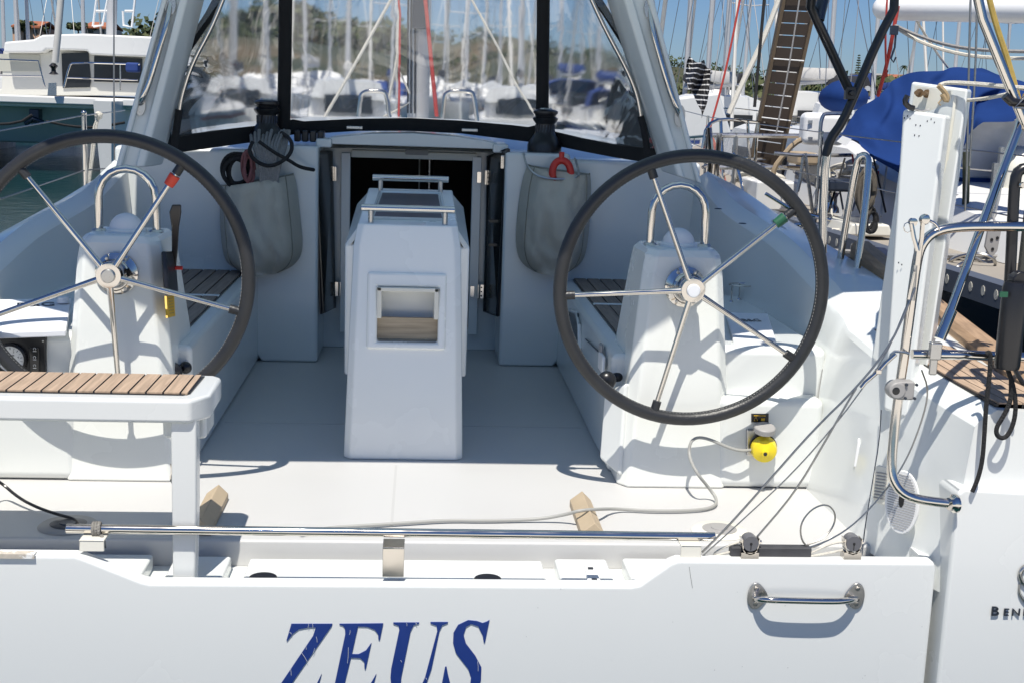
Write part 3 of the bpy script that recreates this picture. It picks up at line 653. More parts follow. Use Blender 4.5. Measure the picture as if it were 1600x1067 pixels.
# vents and speaker on the inner quarter wall
def oval(c, rx, rz, nrm, up2, b, th_, n=32, sq_=2.0):
    N = V(nrm).normalized(); U = V(up2).normalized(); X = U.cross(N).normalized(); pts = []
    for k in range(n):
        t = 2*math.pi*k/n; ct_, st_ = math.cos(t), math.sin(t)
        pts.append(c+X*rx*math.copysign(abs(ct_)**(2/sq_), ct_)+U*rz*math.copysign(abs(st_)**(2/sq_), st_))
    b.prism(pts, N*th_); return X
N1 = V((-.80, -.60, .12)).normalized()
c = at(1411, 784, 3.20); b = B(); X = oval(c, .052, .088, N1, (0, 0, 1), b, .008); spk = P('speaker_grille', b, WHP, bev=.003)
b = B()
for k in range(-11, 12):
    z = k*.0068; hw = .043*math.sqrt(max(0, 1-(z/.08)**2)); o_ = c+N1*.0085+V((0, 0, 1))*z; b.tube([o_-X*hw, o_+X*hw], .0013, 4)
P('grille_ribs', b, GRP, spk)
b = B(); oval(c+N1*.008+V((-.0, 0, .006)), .008, .02, N1, (0, 0, 1), b, .002, 16); P('grille_opening', b, BLK, spk)
c = at(1378, 757, 3.34); b = B(); X = oval(c, .026, .055, N1, (0, 0, 1), b, .006, 28, 4); vt = P('air_vent', b, GELC, bev=.003)
b = B()
for k in range(-4, 5): o_ = c+N1*.007+V((0, 0, k*.009)); b.tube([o_-X*.018-V((0, 0, .004)), o_+X*.018], .002, 5)
P('vent_louvre', b, GRP, vt)
b = B(); b.tube([at(1377, 640, 3.45), at(1374, 690, 3.42), at(1362, 760, 3.35), at(1352, 820, 3.3), at(1347, 866, 3.25)], .0016, 5, smooth=1); P('moulding_joint', b, GUN)
b = B(); b.prism([at(1344, 682, 3.58), at(1350, 700, 3.56), at(1342, 728, 3.56), at(1337, 728, 3.57)], (-.012, -.012, 0)); P('finger_latch', b, WHP, bev=.004)
# --- winches
def winch(px, py):
    c = at(px, py, 5.86); c.z = .965; r_ = .001*60
    b = B(); b.lathe([(.078, 0), (.078, .03), (.070, .05), (.062, .06), (.046, .085), (.042, .10), (.043, .125), (.056, .142), (.058, .15), (.046, .158), (.050, .168), (.056, .172), (.056, .182), (.04, .19), (0, .19)], c, n=32)
    w_ = P('winch', b, BLK, sm=30)
    b = B(); b.lathe([(.03, 0), (.026, .006), (.0, .007)], c+V((0, 0, .19)), n=20); P('winch_socket', b, STL, w_)
    b = B()
    for k in range(20):
        t = k*.314; b.tube([c+V((.0445*math.cos(t), .0445*math.sin(t), .088)), c+V((.0445*math.cos(t+.1), .0445*math.sin(t+.1), .122))], .002, 4)
    P('winch_ridges', b, GUN, w_)
winch(417, 235); winch(850, 245)
b = B()
for k in range(4): b.box((-.52+.035*k, 5.93, 1.0), (.028, .10, .05))
ck = P('rope_clutch', b, BLK, bev=.006)
# --- arch legs with handrails
for s in (-1, 1):
    if s < 0: A = [(180,262),(247,262),(312,0),(252,0)]
    else: A = [(1097,288),(1040,270),(952,0),(1022,0)]
    Yf = 5.20
    q = [at(*p_, Yf) for p_ in A]
    # extend to the cross beam
    d0 = (q[3]-q[0]); d1 = (q[2]-q[1])
    top0 = q[0]+d0*1.85; top1 = q[1]+d1*1.85
    b = B(); secs = []
    for t in (0, .3, .6, 1.0):
        o_, i_ = q[0].lerp(top0, t), q[1].lerp(top1, t); e = V((0, 0, 0))
        fo = V((0, .16, 0)); mid = (o_+i_)/2
        g0, g1 = o_.lerp(i_, .14), o_.lerp(i_, .46)
        f1_ = o_.lerp(i_, .66); f2_ = o_.lerp(i_, .82); f3_ = o_.lerp(i_, .88); secs.append([o_, g0+V((0, .0, 0)), g0+V((0, .028, 0)), g1+V((0, .028, 0)), g1+V((0, .006, 0)), f1_+V((0, .01, 0)), f2_+V((0, .08, 0)), f3_+V((0, .2, 0)), o_+V((0, .2, 0))])
    b.loft(secs, closed=True); leg = P('arch_leg', b, GEL, sm=20, bev=.008, seg=3)
    Q = ([(266,6),(261,37),(247,84),(233,132),(222,156),(219,163)] if s < 0 else [(1015,12),(1019,45),(1032,95),(1046,143),(1057,170),(1062,182)])
    yy = [5.225, 5.20, 5.19, 5.19, 5.195, 5.225]
    b = B(); b.tube([at(*p_, y) for p_, y in zip(Q, yy)], .0115, 12, smooth=2); hr = P('arch_handrail', b, CHR, leg)
    for p_ in (Q[0], Q[-1]):
        b = B(); oval(at(*p_, 5.221), .022, .045, (0, -1, 0), (0, 0, 1), b, .006, 20); P('rail_foot', b, STL, hr)
    if s < 0: TL = (top0, top1)
    else: TR = (top0, top1)
b = B(); secs = []
for t in [k/12 for k in range(13)]:
    p0 = TL[0].lerp(TR[0], t); z = p0.z-.02+.12*math.sin(math.pi*t)**.6
    secs.append([(p0.x, 5.2, z), (p0.x, 5.46, z), (p0.x, 5.46, z+.09), (p0.x, 5.2, z+.09)])
b.loft(secs, closed=True); P('arch_beam', b, GEL, bev=.015)
# --- dodger
def bow(x): return 6.10-.62*(abs(x)/1.03)**2.6
def U_(px, py): # put a pixel of the dodger on its bowed surface
    x = 0
    Y = 5.9
    for _ in range(12): p_ = at(px, py, Y); Y = bow(p_.x)-.18*(p_.z-1.0)
    return at(px, py, Y)
dg = obj('dodger', (lambda b: (b.tube([U_(443, 200), U_(445, 100), U_(446, 0), U_(446, -120)], .030, 10), b)[1])(B()), BCAN, Z)
b = B(); b.tube([U_(847, 205), U_(848, 100), U_(849, 0), U_(849, -120)], .030, 10); P('canvas_post', b, BCAN, dg)
# lower band: strip between two polylines
topL = [(265,232),(262,214),(281,212),(330,205),(399,197),(430,192),(445,190),(458,187),(475,190),(560,186),(640,185),(720,189),(800,196),(825,199),(838,196),(850,200),(867,206),(910,216),(957,225),(1000,230),(1027,234),(1034,240)]
botL = [(270,246),(272,243),(287,238),(335,231),(399,222),(430,216),(450,212),(465,210),(480,210),(560,205),(640,205),(720,209),(800,219),(825,222),(838,224),(850,225),(867,228),(910,237),(957,246),(1000,253),(1034,258),(1042,260)]
b = B(); secs = []
for a, c in zip(topL, botL):
    p0, p1 = U_(*a), U_(*c); secs.append([p0, p0+V((0, -.012, 0)), p1+V((0, -.012, 0)), p1+V((0, .02, 0))])
b.loft(secs, closed=True); P('canvas_skirt', b, BCAN, dg)
sid = []
for s, S in ((-1, [(262,216,6),(258,195,5),(262,150,5),(274,105,7),(300,65,8),(330,20,9),(352,-20,10),(380,-70,12)]), (1, [(1030,236,6),(1028,200,6),(1018,150,9),(1000,110,9),(975,65,7),(950,25,7),(925,-12,9),(880,-70,12)])):
    b = B(); secs = []
    for x, y, hw in S:
        Y = 5.42 if True else 0
        p0, p1 = at(x-hw, y, Y), at(x+hw, y, Y); secs.append([p0, p1, p1+V((0, .015, 0)), p0+V((0, .015, 0))])
    b.loft(secs, closed=True); P('canvas_seam', b, BCAN, dg)
    if s < 0: T = [(352,-10),(330,45),(300,100),(284,150),(280,175)]; D = [(280,172),(276,200),(271,236)]
    else: T = [(920,-10),(945,45),(980,110),(996,150),(1002,185)]; D = [(1001,182),(1007,205),(1012,242)]
    b = B(); b.tube(ats(T, 5.36), .0095, 10, smooth=2); P('dodger_strut', b, CHR, dg)
    b = B(); b.tube(ats(D, 5.36), .015, 10, smooth=1); P('strut_sleeve', b, BCAN, dg)
    # stitching on the skirt seam
for s, seg_ in ((-1, [(284,213),(330,206),(398,198)]), (1, [(870,208),(910,217),(957,226),(1018,232)])):
    b = B()
    for (x0, y0), (x1, y1) in zip(seg_, seg_[1:]):
        n = int(abs(x1-x0)/3.0)
        for k in range(n):
            t = k/n; a = U_(x0+(x1-x0)*t, y0+(y1-y0)*t)+V((0, -.014, 0)); b.box(a, (.005, .002, .002))
    P('stitching', b, THR, dg, sm=0)
def pane(pts, m_, name='vinyl_window', Y=None):
    b = B(); n = len(pts); q = [U_(*p_) if Y is None else at(p_[0], p_[1], Y) for p_ in pts]; b.prism(q, (0, .0012, 0)) if Y else b.poly(q); return P(name, b, m_, dg, sm=0)
def panegrid(rows, m_, Y=None):
    b = B(); secs = []
    full = []
    for r0_, r1_ in zip(rows, rows[1:]):
        for k in range(3): full.append([lerp(r0_[i], r1_[i], k/3) for i in range(4)])
    full.append(rows[-1])
    for xl, yl, xr, yr in full: secs.append([(U_(lerp(xl, xr, t/10), lerp(yl, yr, t/10)) if Y is None else at(lerp(xl, xr, t/10), lerp(yl, yr, t/10), Y)) for t in range(11)])
    b.loft(secs); return P('vinyl_window', b, m_, dg, sm=60)
b = B()
xs_ = [452+(840-452)*k/12 for k in range(13)]
bt_ = lambda x: 196-5*math.sin(math.pi*min(1, max(0, (x-452)/300)))+(10*max(0, (x-700)/140))
b.loft([[U_(x, bt_(x)*(1-t)+(-110)*t) for x in xs_] for t in (0, .2, .4, .6, .8, 1)]); P('vinyl_window', b, VIN, dg, sm=60)
panegrid([(262,226,440,202),(256,190,440,160),(270,110,440,90),(300,60,441,45),(345,0,442,0),(400,-90,443,-90)], VIN)
panegrid([(856,206,1032,242),(852,160,1026,180),(852,90,998,100),(852,45,962,50),(852,0,928,0),(852,-90,880,-90)], VIN)
panegrid([(246,244,262,226),(250,200,258,190),(268,140,272,110),(290,70,302,60),(313,0,345,0),(350,-90,400,-90)], VINS, 5.40)
panegrid([(1030,242,1046,252),(1026,180,1036,200),(1000,100,1012,120),(962,50,975,60),(928,0,955,0),(880,-90,915,-90)], VINS, 5.40)
b = B(); secs = []
for Y, z in ((5.20, 1.93), (5.6, 2.0), (6.05, 1.97)):
    hw = .95 if Y < 5.9 else .8; secs.append([(x*hw, Y, z-.28*abs(x)**3) for x in (-1, -.7, -.3, 0, .3, .7, 1)])
b.loft(secs); P('dodger_roof', b, BIMC, dg)
for px0, px1, py in ((541, 567, 200), (722, 746, 204)):
    c = at((px0+px1)/2, py, 6.0); b = B(); b.box(c, (.075, .012, .014)); P('skirt_turnbutton', b, STL, dg, bev=.003)
# --- bimini above the helm, standing out of the picture's top
b = B(); xs = [-1.75+3.5*k/40 for k in range(41)]
def edge(x):
    K = [(-1.8, 3.72), (-1.5, 3.64), (-1.02, 3.27), (-.8, 3.22), (.6, 3.22), (.72, 3.26), (1.08, 3.50), (1.8, 3.50)]
    for (a, c), (d, e) in zip(K, K[1:]):
        if x <= d: return c+(e-c)*(x-a)/(d-a)
    return K[-1][1]
def hz(x): return 2.08-.10*(abs(x)/1.75)**2
rows = []
for t in (0, .33, .66, 1): rows.append([(x, edge(x)+((5.26 if abs(x) < 1.4 else 5.0)-edge(x))*t, hz(x)+.04*math.sin(math.pi*t)) for x in xs])
rows2 = [[V(p_)+V((0, 0, .006)) for p_ in r_] for r_ in rows]
b.loft(rows)
bim = P('bimini_top', b, BIMC)
# bimini frame: black-sleeved and bare tubes, both sides
Yb = 4.55
fr = B(); RP = [at(1405, 0, Yb), at(1372, 62, Yb), at(1335, 150, Yb), at(1316, 192, Yb), at(1297, 218, Yb), at(1290, 245, Yb), at(1286, 330, Yb), at(1285, 405, Yb)]
tp = RP[0]+(RP[0]-RP[1]).normalized()*.42
upp = [at(1400, 10, Yb)+V((.0, 0, 0))]
fr.tube([V((1.62, 4.55, 1.99)), RP[0]]+RP[1:6], .0165, 14, smooth=1); f1 = P('bimini_frame', fr, BLK, bim)
b = B(); b.tube([RP[4].lerp(RP[5], .6), RP[5].lerp(RP[6], .2), RP[6], RP[7]], .0155, 14); P('bimini_frame', b, CHR, bim)
b = B(); b.tube([V((1.25, 3.9, 2.0)), at(1262, 0, 4.4), at(1280, 40, 4.42), at(1326, 140, Yb)], .0165, 14, smooth=1); P('bimini_frame', b, BLK, bim)
b = B(); c = at(1328, 146, Yb-.01); b.box(c, (.035, .03, .045)); b.tube([c-V((0, .03, 0)), c+V((0, .03, 0))], .010, 10); P('frame_joint', b, BLK, bim, bev=.004)
b = B(); b.lathe([(.03, 0), (.022, .02), (.021, .05), (0, .05)], RP[-1]-V((0, 0, .04))); P('frame_foot', b, CHR, bim)
for zc in (at(1285, 22, 4.4),):
    b = B(); b.tube([at(1288, -10, 4.44), at(1283, 12, 4.43), at(1279, 32, 4.42)], .02, 10); P('frame_clamp', b, GUN, bim)
b = B(); b.tube([V((-1.62, 4.55, 1.99)), (-1.75, 4.55, 1.5), (-1.60, 4.55, .68)], .0165, 12, smooth=1); P('bimini_frame', b, CHR, bim)
# --- stern pulpit, braces
b = B(); Yp = 3.08
pl = [at(1489, 786, 3.03), at(1440, 781, 3.05), at(1412, 772, 3.06), at(1396, 752, 3.07), at(1392, 725, 3.08), at(1402, 630, 3.1), at(1418, 520, 3.1), at(1432, 410, 3.1), at(1440, 382, 3.1), at(1458, 363, 3.1), at(1490, 355, 3.1), at(1560, 354, 3.1), at(1680, 356, 3.1)]
b.tube(pl, .0125, 16, smooth=2); pul = P('stern_pulpit', b, CHR)
b = B(); b.lathe([(.024, 0), (.024, .006), (.017, .012), (.016, .02), (0, .02)], at(1493, 786, 3.027), (-1, -.25, 0), 24); P('pulpit_foot', b, CHR, pul)
b = B(); b.tube([at(1425, 553, 3.1), at(1500, 554, 3.1), at(1690, 562, 3.1)], .0125, 14); P('pulpit_rail', b, CHR, pul)
b = B(); b.tube([at(1605, 150, 3.25), at(1590, 205, 3.2), at(1535, 350, 3.15), at(1470, 528, 3.08)], .0115, 14); br = P('davit_brace', b, CHR, pul)
b = B(); b.tube([at(1487, 485, 3.09), at(1468, 530, 3.075)], .0145, 14); P('brace_sleeve', b, CHR, br)
b = B(); c = at(1461, 548, 3.075); b.box(c, (.03, .02, .045)); b.box(at(1458, 572, 3.085), (.02, .012, .045)); P('brace_fork', b, STL, br, bev=.004)
b = B(); b.tube([at(1522, -30, 3.2), at(1535, 30, 3.2), at(1572, 122, 3.2), at(1604, 200, 3.2)], .0125, 14); P('davit_post', b, CHR, pul)
b = B(); b.tube([c_ for c_ in ats([(1570,150),(1580,160),(1600,163),(1620,158)], 3.18)], .011, 10); P('davit_collar', b, BLK, pul)
b = B(); b.tube([at(1586, 168, 3.17), at(1602, 150, 3.17), at(1618, 170, 3.17)], .005, 8, closed=True); P('shackle', b, STL, pul)
# grey rail block
b = B(); c = at(1412, 608, 3.08); b.box(c, (.045, .035, .048)); b.lathe([(.022, -.02), (.024, 0), (.022, .02)], c+V((-.022, 0, 0)), (0, 1, 0), 20); cl_ = P('rail_clamp', b, GRP, pul, bev=.005)
b = B()
for dx, dz in ((-.002, .017), (.024, .017), (-.002, -.018), (.022, -.018)): b.lathe([(.004, 0), (.004, .004), (0, .004)], c+V((dx, -.019, dz)), (0, -1, 0), 8)
P('clamp_bolt', b, GUN, cl_)
b = B(); b.lathe([(.010, 0), (.0, .002)], c+V((-.027, -.020, .0)), (0, -1, 0), 14); P('clamp_hole', b, BLK, cl_)
# stay fittings on the pulpit
b = B(); b.tube(ats([(1391,620),(1388,566),(1394,549),(1410,549),(1420,552)][1:], 3.08), .004, 8, smooth=1); P('wire_eye', b, STL, pul)
b = B(); b.tube(ats([(1400,553),(1385,566),(1372,580),(1352,597),(1345,606)], 3.06), .0055, 10); b.box(at(1372, 580, 3.06), (.014, .014, .012)); P('turnbuckle', b, CHR, pul, bev=.002)
b = B(); b.tube(ats([(1424,350),(1428,372),(1434,392)], 3.06), .006, 8); b.tube(ats([(1442,345),(1440,372),(1436,392)], 3.06), .006, 8); b.lathe([(.012, 0), (.014, .008), (.01, .016), (0, .018)], at(1443, 343, 3.07), (0, -1, 0), 14); b.lathe([(.010, 0), (.010, .012), (0, .014)], at(1425, 347, 3.07), (0, -1, 0), 14)
b.tube(ats([(1452,345),(1462,350),(1468,360)], 3.08), .0035, 8, smooth=1); P('stay_shackle', b, CHR, pul)
b = B(); b.tube([at(1418+6*math.cos(t*.785), 356+8*math.sin(t*.785), 3.06) for t in range(8)], .0012, 6, closed=True); P('split_ring', b, CHR, pul)
b = B(); b.tube(ats([(1437,380),(1433,415)], 3.07), .0085, 10); b.tube(ats([(1428,425),(1419,468)], 3.07), .0045, 8); P('rigging_screw', b, CHR, pul)
b = B(); b.tube(ats([(1432,385),(1429,430),(1426,470)], 3.09), .006, 8); P('stay_tube', b, STL, pul)
# hoops of the after pulpit on the coaming
b = B(); b.tube([at(1311, 418, 4.5), at(1325, 330, 4.48), at(1338, 258, 4.46), at(1344, 244, 4.45), at(1354, 243, 4.44), at(1358, 256, 4.43), at(1350, 340, 4.40), at(1337, 436, 4.38)], .0125, 14, smooth=2); P('rail_hoop', b, CHR)
# dark bracket and motor pad at the right edge
b = B(); b.tube(ats([(1610,262),(1592,266),(1586,280),(1583,330),(1580,400),(1577,452)], 3.12), .014, 10, smooth=1); ob = P('outboard_bracket', b, BLK)
b = B(); b.box(at(1606, 370, 3.18), (.03, .02, .32)); P('bracket_pad', b, mat('weathered_ply', (.05, .05, .045), .8, var=.5, vs=20), ob, bev=.004)
b = B(); b.lathe([(.029, 0), (.031, .01), (.031, .20), (.027, .215), (0, .215)], at(1573, 575, 3.02)+V((0, 0, -.0)), (.0, 0, 1), 24); hl = P('hoist_housing', b, BLK, ob)
b = B(); c = at(1570, 461, 2.99); b.prism([c+V((-.012, 0, -.006)), c+V((.008, 0, -.006)), c+V((.008, 0, .007)), c+V((-.012, 0, .007))], (0, .004, 0)); P('green_decal', b, GRNT, ob)
b = B(); b.lathe([(.022, 0), (.022, .03), (0, .03)], at(1588, 436, 3.05), (0, -1, 0), 12); b.box(at(1592, 440, 3.08), (.05, .03, .035)); P('bracket_knob', b, BLK, ob, bev=.004)
b = B(); c = at(1597, 290, 3.10); b.lathe([(.008, 0), (.006, .006), (0, .006)], c, (0, -1, 0), 10); P('bracket_bolt', b, CHR, ob)
b = B(); b.tube(ats([(1583,571),(1590,585),(1600,600)], 3.0), .006, 8); P('bracket_pin', b, BLK, ob)
# lifeline stanchion port side, wires
b = B(); b.tube([at(134, 292, 5.8), at(131, 178, 5.8)], .011, 10); b.sphere(at(131, 177, 5.8), .013, 10, 6); sp_ = P('stanchion', b, CHR)
b = B(); a = at(131, 181, 5.8); b.tube([V((-1.55, 3.4, a.z-.12)), at(0, 205, 4.9), a, at(195, 173, 7.2)], .003, 6); b.tube([at(0, 312, 4.9), at(131, 267, 5.8), at(165, 264, 6.2)], .003, 6); P('lifeline', b, WIRE, sp_)
b = B(); b.tube([at(178, -20, 6.6), at(178, 120, 6.6), at(179, 262, 6.6)], .004, 8); P('shroud', b, WIRE)
# gate: right tank of lines (hull joins) -------------------------------------------------
# own mast with gear seen through the window
c0 = at(653, 185, 8.6); mx = c0.x
b = B(); oval_pts = []
b.loft([[(mx+.072*math.cos(t*math.pi/8), 8.6+.11*math.sin(t*math.pi/8), z) for t in range(16)] for z in (1.0, 8)], closed=True); mast = P('mast', b, mat('mast_alloy', (.50, .50, .50), .4, .3, var=.05))
b = B()
for px in (637, 642, 648): b.tube([at(px, 180, 8.47), at(px+1, -60, 8.47), V((mx-.03, 8.47, 7.5))], .006, 6)
P('black_halyard', b, ROPK, mast)
b = B(); b.tube([at(682, 185, 8.4), at(664, 0, 8.4), at(655, -90, 8.4)], .013, 8); P('red_halyard', b, ROPR, mast)
b = B(); b.tube(ats([(611,182),(606,165),(612,135),(619,105),(623,60),(624,0),(625,-60)], 8.3), .008, 6, smooth=2); b.tube(ats([(640,150),(632,130),(622,110),(622,60)], 8.3), .006, 6, smooth=1); b.tube(ats([(600,185),(620,175),(640,162)], 8.3), .006, 6); P('pale_halyard', b, ROPW, mast)
b = B(); b.tube(ats([(622,-30),(625,30),(624,120),(623,185)], 8.2), .007, 6); P('tan_halyard', b, ROPR, mast)
b = B(); b.box(at(657, 10, 8.45), (.10, .06, .30)); P('mast_gear', b, GUN, mast, bev=.01)
for xs_ in ((563, 608), (692, 742)):
    b = B(); b.tube(ats([(xs_[0]-2, 195),(xs_[0]+1, 160),(xs_[0]+4, 145),(xs_[1]-8, 145),(xs_[1]-3, 152),(xs_[1]+2, 195)], 8.3), .014, 10, smooth=2); P('mast_guard_hoop', b, CHR)
b = B(); b.tube(ats([(500,205),(560,95),(612,0),(640,-50)], 8.0), .010, 6); b.tube(ats([(735,0),(775,75),(800,130),(840,195)], 8.0), .007, 6); P('running_rigging', b, ROPW, mast)
#PART3
# ============================================================= LOOSE GEAR ON THE YACHT
Yq = 3.115
b = B(); a, c = at(104, 825, Yq), at(1117, 838, Yq); b.tube([a, c], .0118, 20)
single('steel_pole', b, CHR, "long straight polished steel pole lying across the stern above the ZEUS lettering", 'pole', bev=.001)
b = B()
for k in range(3):
    for sgn in (0, 1):
        pts = []
        for i in range(15):
            t = 2*math.pi*i/14; cx = at(146+k*4.5, 826, Yq); r_ = .0155+.002*sgn
            pts.append(V((cx.x+.004*i/14, cx.y+r_*math.cos(t), cx.z+r_*math.sin(t))))
        if sgn == 0: b.tube(pts, .0048, 8)
b.tube([at(158, 835, 3.1), at(162, 846, 3.09), at(163, 856, 3.085)], .005, 8); b.sphere(at(158, 853, 3.082), .008, 10, 8)
ROPB = mat('braided_rope', (.22, .21, .19), .9, var=.75, vs=110, bump=.6, bs=200)
single('lashing_rope', b, ROPB, "short dark flecked rope lashing the steel pole to the stern at its left end", 'rope')
b = B(); b.tube([az_(-30, 735, .12), az_(0, 752, .06), az_(30, 778, .03), az_(60, 793, .02), az_(90, 803, .02), az_(118, 810, .012), az_(126, 822, .01)], .0045, 8, smooth=2)
single('black_cable', b, BLK, "thin black cable curving over the white floor to the pole's left end", 'cable')
for px, py in ((107, 821), (1124, 829)):
    c = az_(px, py, 0.0); b = B(); b.lathe([(.0, .006), (.074, .006), (.082, 0)], c+V((0, .0, .001)), n=40); f_ = obj('round_deck_cap', b, GRP if px < 500 else GELC, floor)
    b = B(); b.lathe([(.042, .002), (.05, .0), ], c+V((0, 0, .008)), n=32); b.lathe([(.0, .006), (.024, .006), (.027, 0)], c+V((0, 0, .007)), n=24); obj('cap_ring', b, GUN if px < 500 else GRP, f_)
# roller brackets and bar on the gate
for px in (1171, 1331):
    c = at(px, 846, 3.085); b = B(); r_ = .021
    pts = [(c.x-r_-.003, 3.07, c.z+.012), (c.x-r_, 3.07, c.z-.008)]+[(c.x-r_*math.cos(t), 3.07, c.z-.006-r_*math.sin(t)) for t in (.5, 1.0, 1.57, 2.1, 2.6)]+[(c.x+r_, 3.07, c.z-.008), (c.x+r_+.003, 3.07, c.z+.012)]
    for i in range(len(pts)-1):
        p0, p1 = V(pts[i]), V(pts[i+1]); b.prism([p0, p1, p1+V((0, 0, -.003)) if abs(p1.x-c.x) < r_ else p1+V((.003 if p1.x < c.x else -.003, 0, 0)), p0+V((0, 0, -.003)) if abs(p0.x-c.x) < r_ else p0+V((.003 if p0.x < c.x else -.003, 0, 0))], (0, .03, 0))
    b.bx(c.x-r_-.002, c.x+r_+.002, 3.07, 3.10, .05, c.z-.024); b.lathe([(.005, 0), (.005, .01), (0, .01)], (c.x+r_, 3.085, c.z+.0), (1, 0, 0), 10)
    rb = P('roller_bracket', b, CHR, gate, sm=30)
    b = B(); b.lathe([(.0, -.018), (.020, -.018), (.021, 0), (.020, .016), (0, .016)], (c.x, 3.085, c.z+.001), (0, 1, 0), 24); P('roller', b, mat('grey_roller', (.13, .13, .14), .45), rb)
    b = B(); b.lathe([(.0, .001), (.0035, .001), (.0035, 0)], (c.x, 3.067, c.z+.001), (0, -1, 0), 10); b.box((c.x, 3.0665, c.z-.008), (.002, .001, .014)); P('roller_hole', b, BLK, rb)
b = B(); a, c = at(1140, 862, 3.10), at(1266, 858, 3.10); b.box((a+c)/2, ((c-a).length, .03, .028)); single('rubber_bar', b, mat('grey_rubber', (.05, .05, .055), .7, var=.4, vs=30), "dark grey bar lying on the stern edge between the two chrome roller brackets", 'bar', bev=.004)
b = B(); b.tube(ats([(1160,845),(1135,853),(1117,862),(1115,868),(1122,866),(1140,862),(1160,856)], 3.10), .003, 6, smooth=1); single('webbing_strap', b, ROPW, "frayed pale strap trailing left of the left chrome roller bracket", 'strap')
b = B(); b.tube(ats([(1322,846),(1300,848),(1270,862),(1262,866),(1270,868),(1290,864),(1322,858)], 3.09), .003, 6, smooth=1); single('webbing_strap', b, ROPW, "frayed pale strap trailing left of the right chrome roller bracket", 'strap')
# lifting wires
def line(name, pts, r_, m_, label, cat, **k):
    b = B(); b.tube([at(*p_) for p_ in pts], r_, 6, smooth=2); return single(name, b, m_, label, cat, **k)
line('lifting_wire', [(1430,450,3.08),(1395,535,3.06),(1340,604,3.06),(1270,672,3.06),(1200,752,3.07),(1130,830,3.08),(1097,862,3.09)], .0028, WIRE, "leftmost steel wire slanting from the turnbuckle down to the stern edge", 'wire', group='steel wires slanting down to the stern')
line('lifting_wire', [(1420,470,3.08),(1385,555,3.06),(1345,610,3.06),(1312,655,3.06),(1240,738,3.07),(1160,812,3.08),(1098,868,3.09)], .0018, WIRE, "thin middle steel wire slanting down to the bracket at the pole's right end", 'wire', group='steel wires slanting down to the stern')
line('lifting_wire', [(1338,606,3.06),(1322,632,3.06),(1288,692,3.06),(1240,772,3.08),(1183,838,3.09)], .0026, WIRE, "steel wire running from the turnbuckle to the left chrome roller bracket", 'wire', group='steel wires slanting down to the stern')
line('lifting_wire', [(1440,578,3.12),(1452,610,3.14),(1440,660,3.14),(1416,720,3.14),(1385,765,3.13),(1340,815,3.11),(1295,845,3.10),(1240,862,3.09),(1190,858,3.09)], .0022, WIRE, "steel wire hanging past the speaker grille to the right roller bracket", 'wire', group='steel wires slanting down to the stern')
line('wire_loop', [(1300,838,3.12),(1268,858,3.10),(1252,845,3.10),(1250,818,3.10),(1268,794,3.11),(1292,786,3.12),(1306,800,3.13),(1303,822,3.13),(1285,842,3.12),(1262,850,3.11)], .0024, WIRE, "loose open loop of steel wire standing up beside the right roller bracket", 'wire')
b = B(); path = [at(1187, 700, 3.86), at(1160, 705, 3.84), at(1135, 698, 3.84), at(1110, 686, 3.84), at(1090, 682, 3.84), at(1078, 690, 3.83), at(1076, 712, 3.82), az_(1088, 738, .10), az_(1108, 762, .04), az_(1121, 780, .012), az_(1116, 792, .009), az_(1085, 797, .009), az_(1020, 798, .009), az_(960, 794, .009), az_(932, 795, .047), az_(905, 797, .052), az_(885, 803, .03), az_(840, 811, .009), az_(760, 813, .009), az_(700, 812, .009), az_(640, 816, .009), az_(560, 821, .009), az_(510, 824, .009), az_(470, 834, .009)]
b.tube(path, .0050, 8, smooth=2); single('grey_power_cable', b, CABG, "light grey cable snaking from the yellow plug across the white cockpit floor", 'cable')
c = at(1193, 699, 3.86); b = B(); b.lathe([(.0, .055), (.010, .055), (.012, .045), (.036, .035), (.041, .02), (.041, .0), (.034, -.008)], c, (-.15, -1, -.1), 32); pg = single('yellow_plug', b, YEL, "round bright yellow plug pushed into the socket below the right steering wheel", 'plug')
b = B(); b.lathe([(.006, .0565), (.0, .057)], c, (-.15, -1, -.1), 16); b.lathe([(.043, -.004), (.043, -.012), (.03, -.012)], c, (-.15, -1, -.1), 32); P('plug_seal', b, BLK, pg)
b = B(); c2 = at(1178, 693, 3.88); b.prism([at(*p_, 3.875) for p_ in ((1167,671),(1205,671),(1205,715),(1167,712))], (0, .02, 0)); so_ = P('power_socket', b, STL, bev=.004)
b = B(); c2 = at(1194, 674, 3.84); b.lathe([(.0, .02), (.030, .02), (.034, .016), (.034, 0), (.0, 0)], c2, (0, -.25, 1), 24); b.tube([at(1180, 662, 3.87), at(1186, 676, 3.86), at(1198, 682, 3.85)], .005, 8); b.box(at(1192, 665, 3.865), (.035, .02, .02)); P('socket_lid', b, GRP, so_, bev=.002)
b = B(); b.prism([at(*p_, 3.882) for p_ in ((1174,646),(1201,646),(1201,660),(1174,659))], (0, .004, 0)); wl = P('warning_label', b, BLK, so_)
b = B(); b.tube([at(*p_, 3.879) for p_ in ((1178,657),(1181,651),(1184,657))], .0008, 4, closed=True); b.box(at(1192, 655, 3.879), (.012, .001, .008)); b.box(at(1187, 649, 3.879), (.038, .001, .002)); P('label_print', b, AMB, wl)
# black rope on the pulpit
b = B(); b.tube(ats([(1541,553),(1545,549),(1548,556),(1546,590),(1541,630),(1538,680),(1535,720),(1528,748),(1519,768)], 3.02), .0058, 8, smooth=2)
single('black_rope', b, ROPK, "black rope end hanging straight down from the right pulpit rail", 'rope')
b = B(); b.tube(ats([(1572,570),(1583,600),(1588,635),(1583,665),(1571,685),(1558,682),(1556,668),(1568,650),(1580,625),(1580,590)], 3.02), .006, 8, smooth=2)
single('black_rope', b, ROPK, "black rope loop hanging below the dark cylinder at the right edge", 'rope')
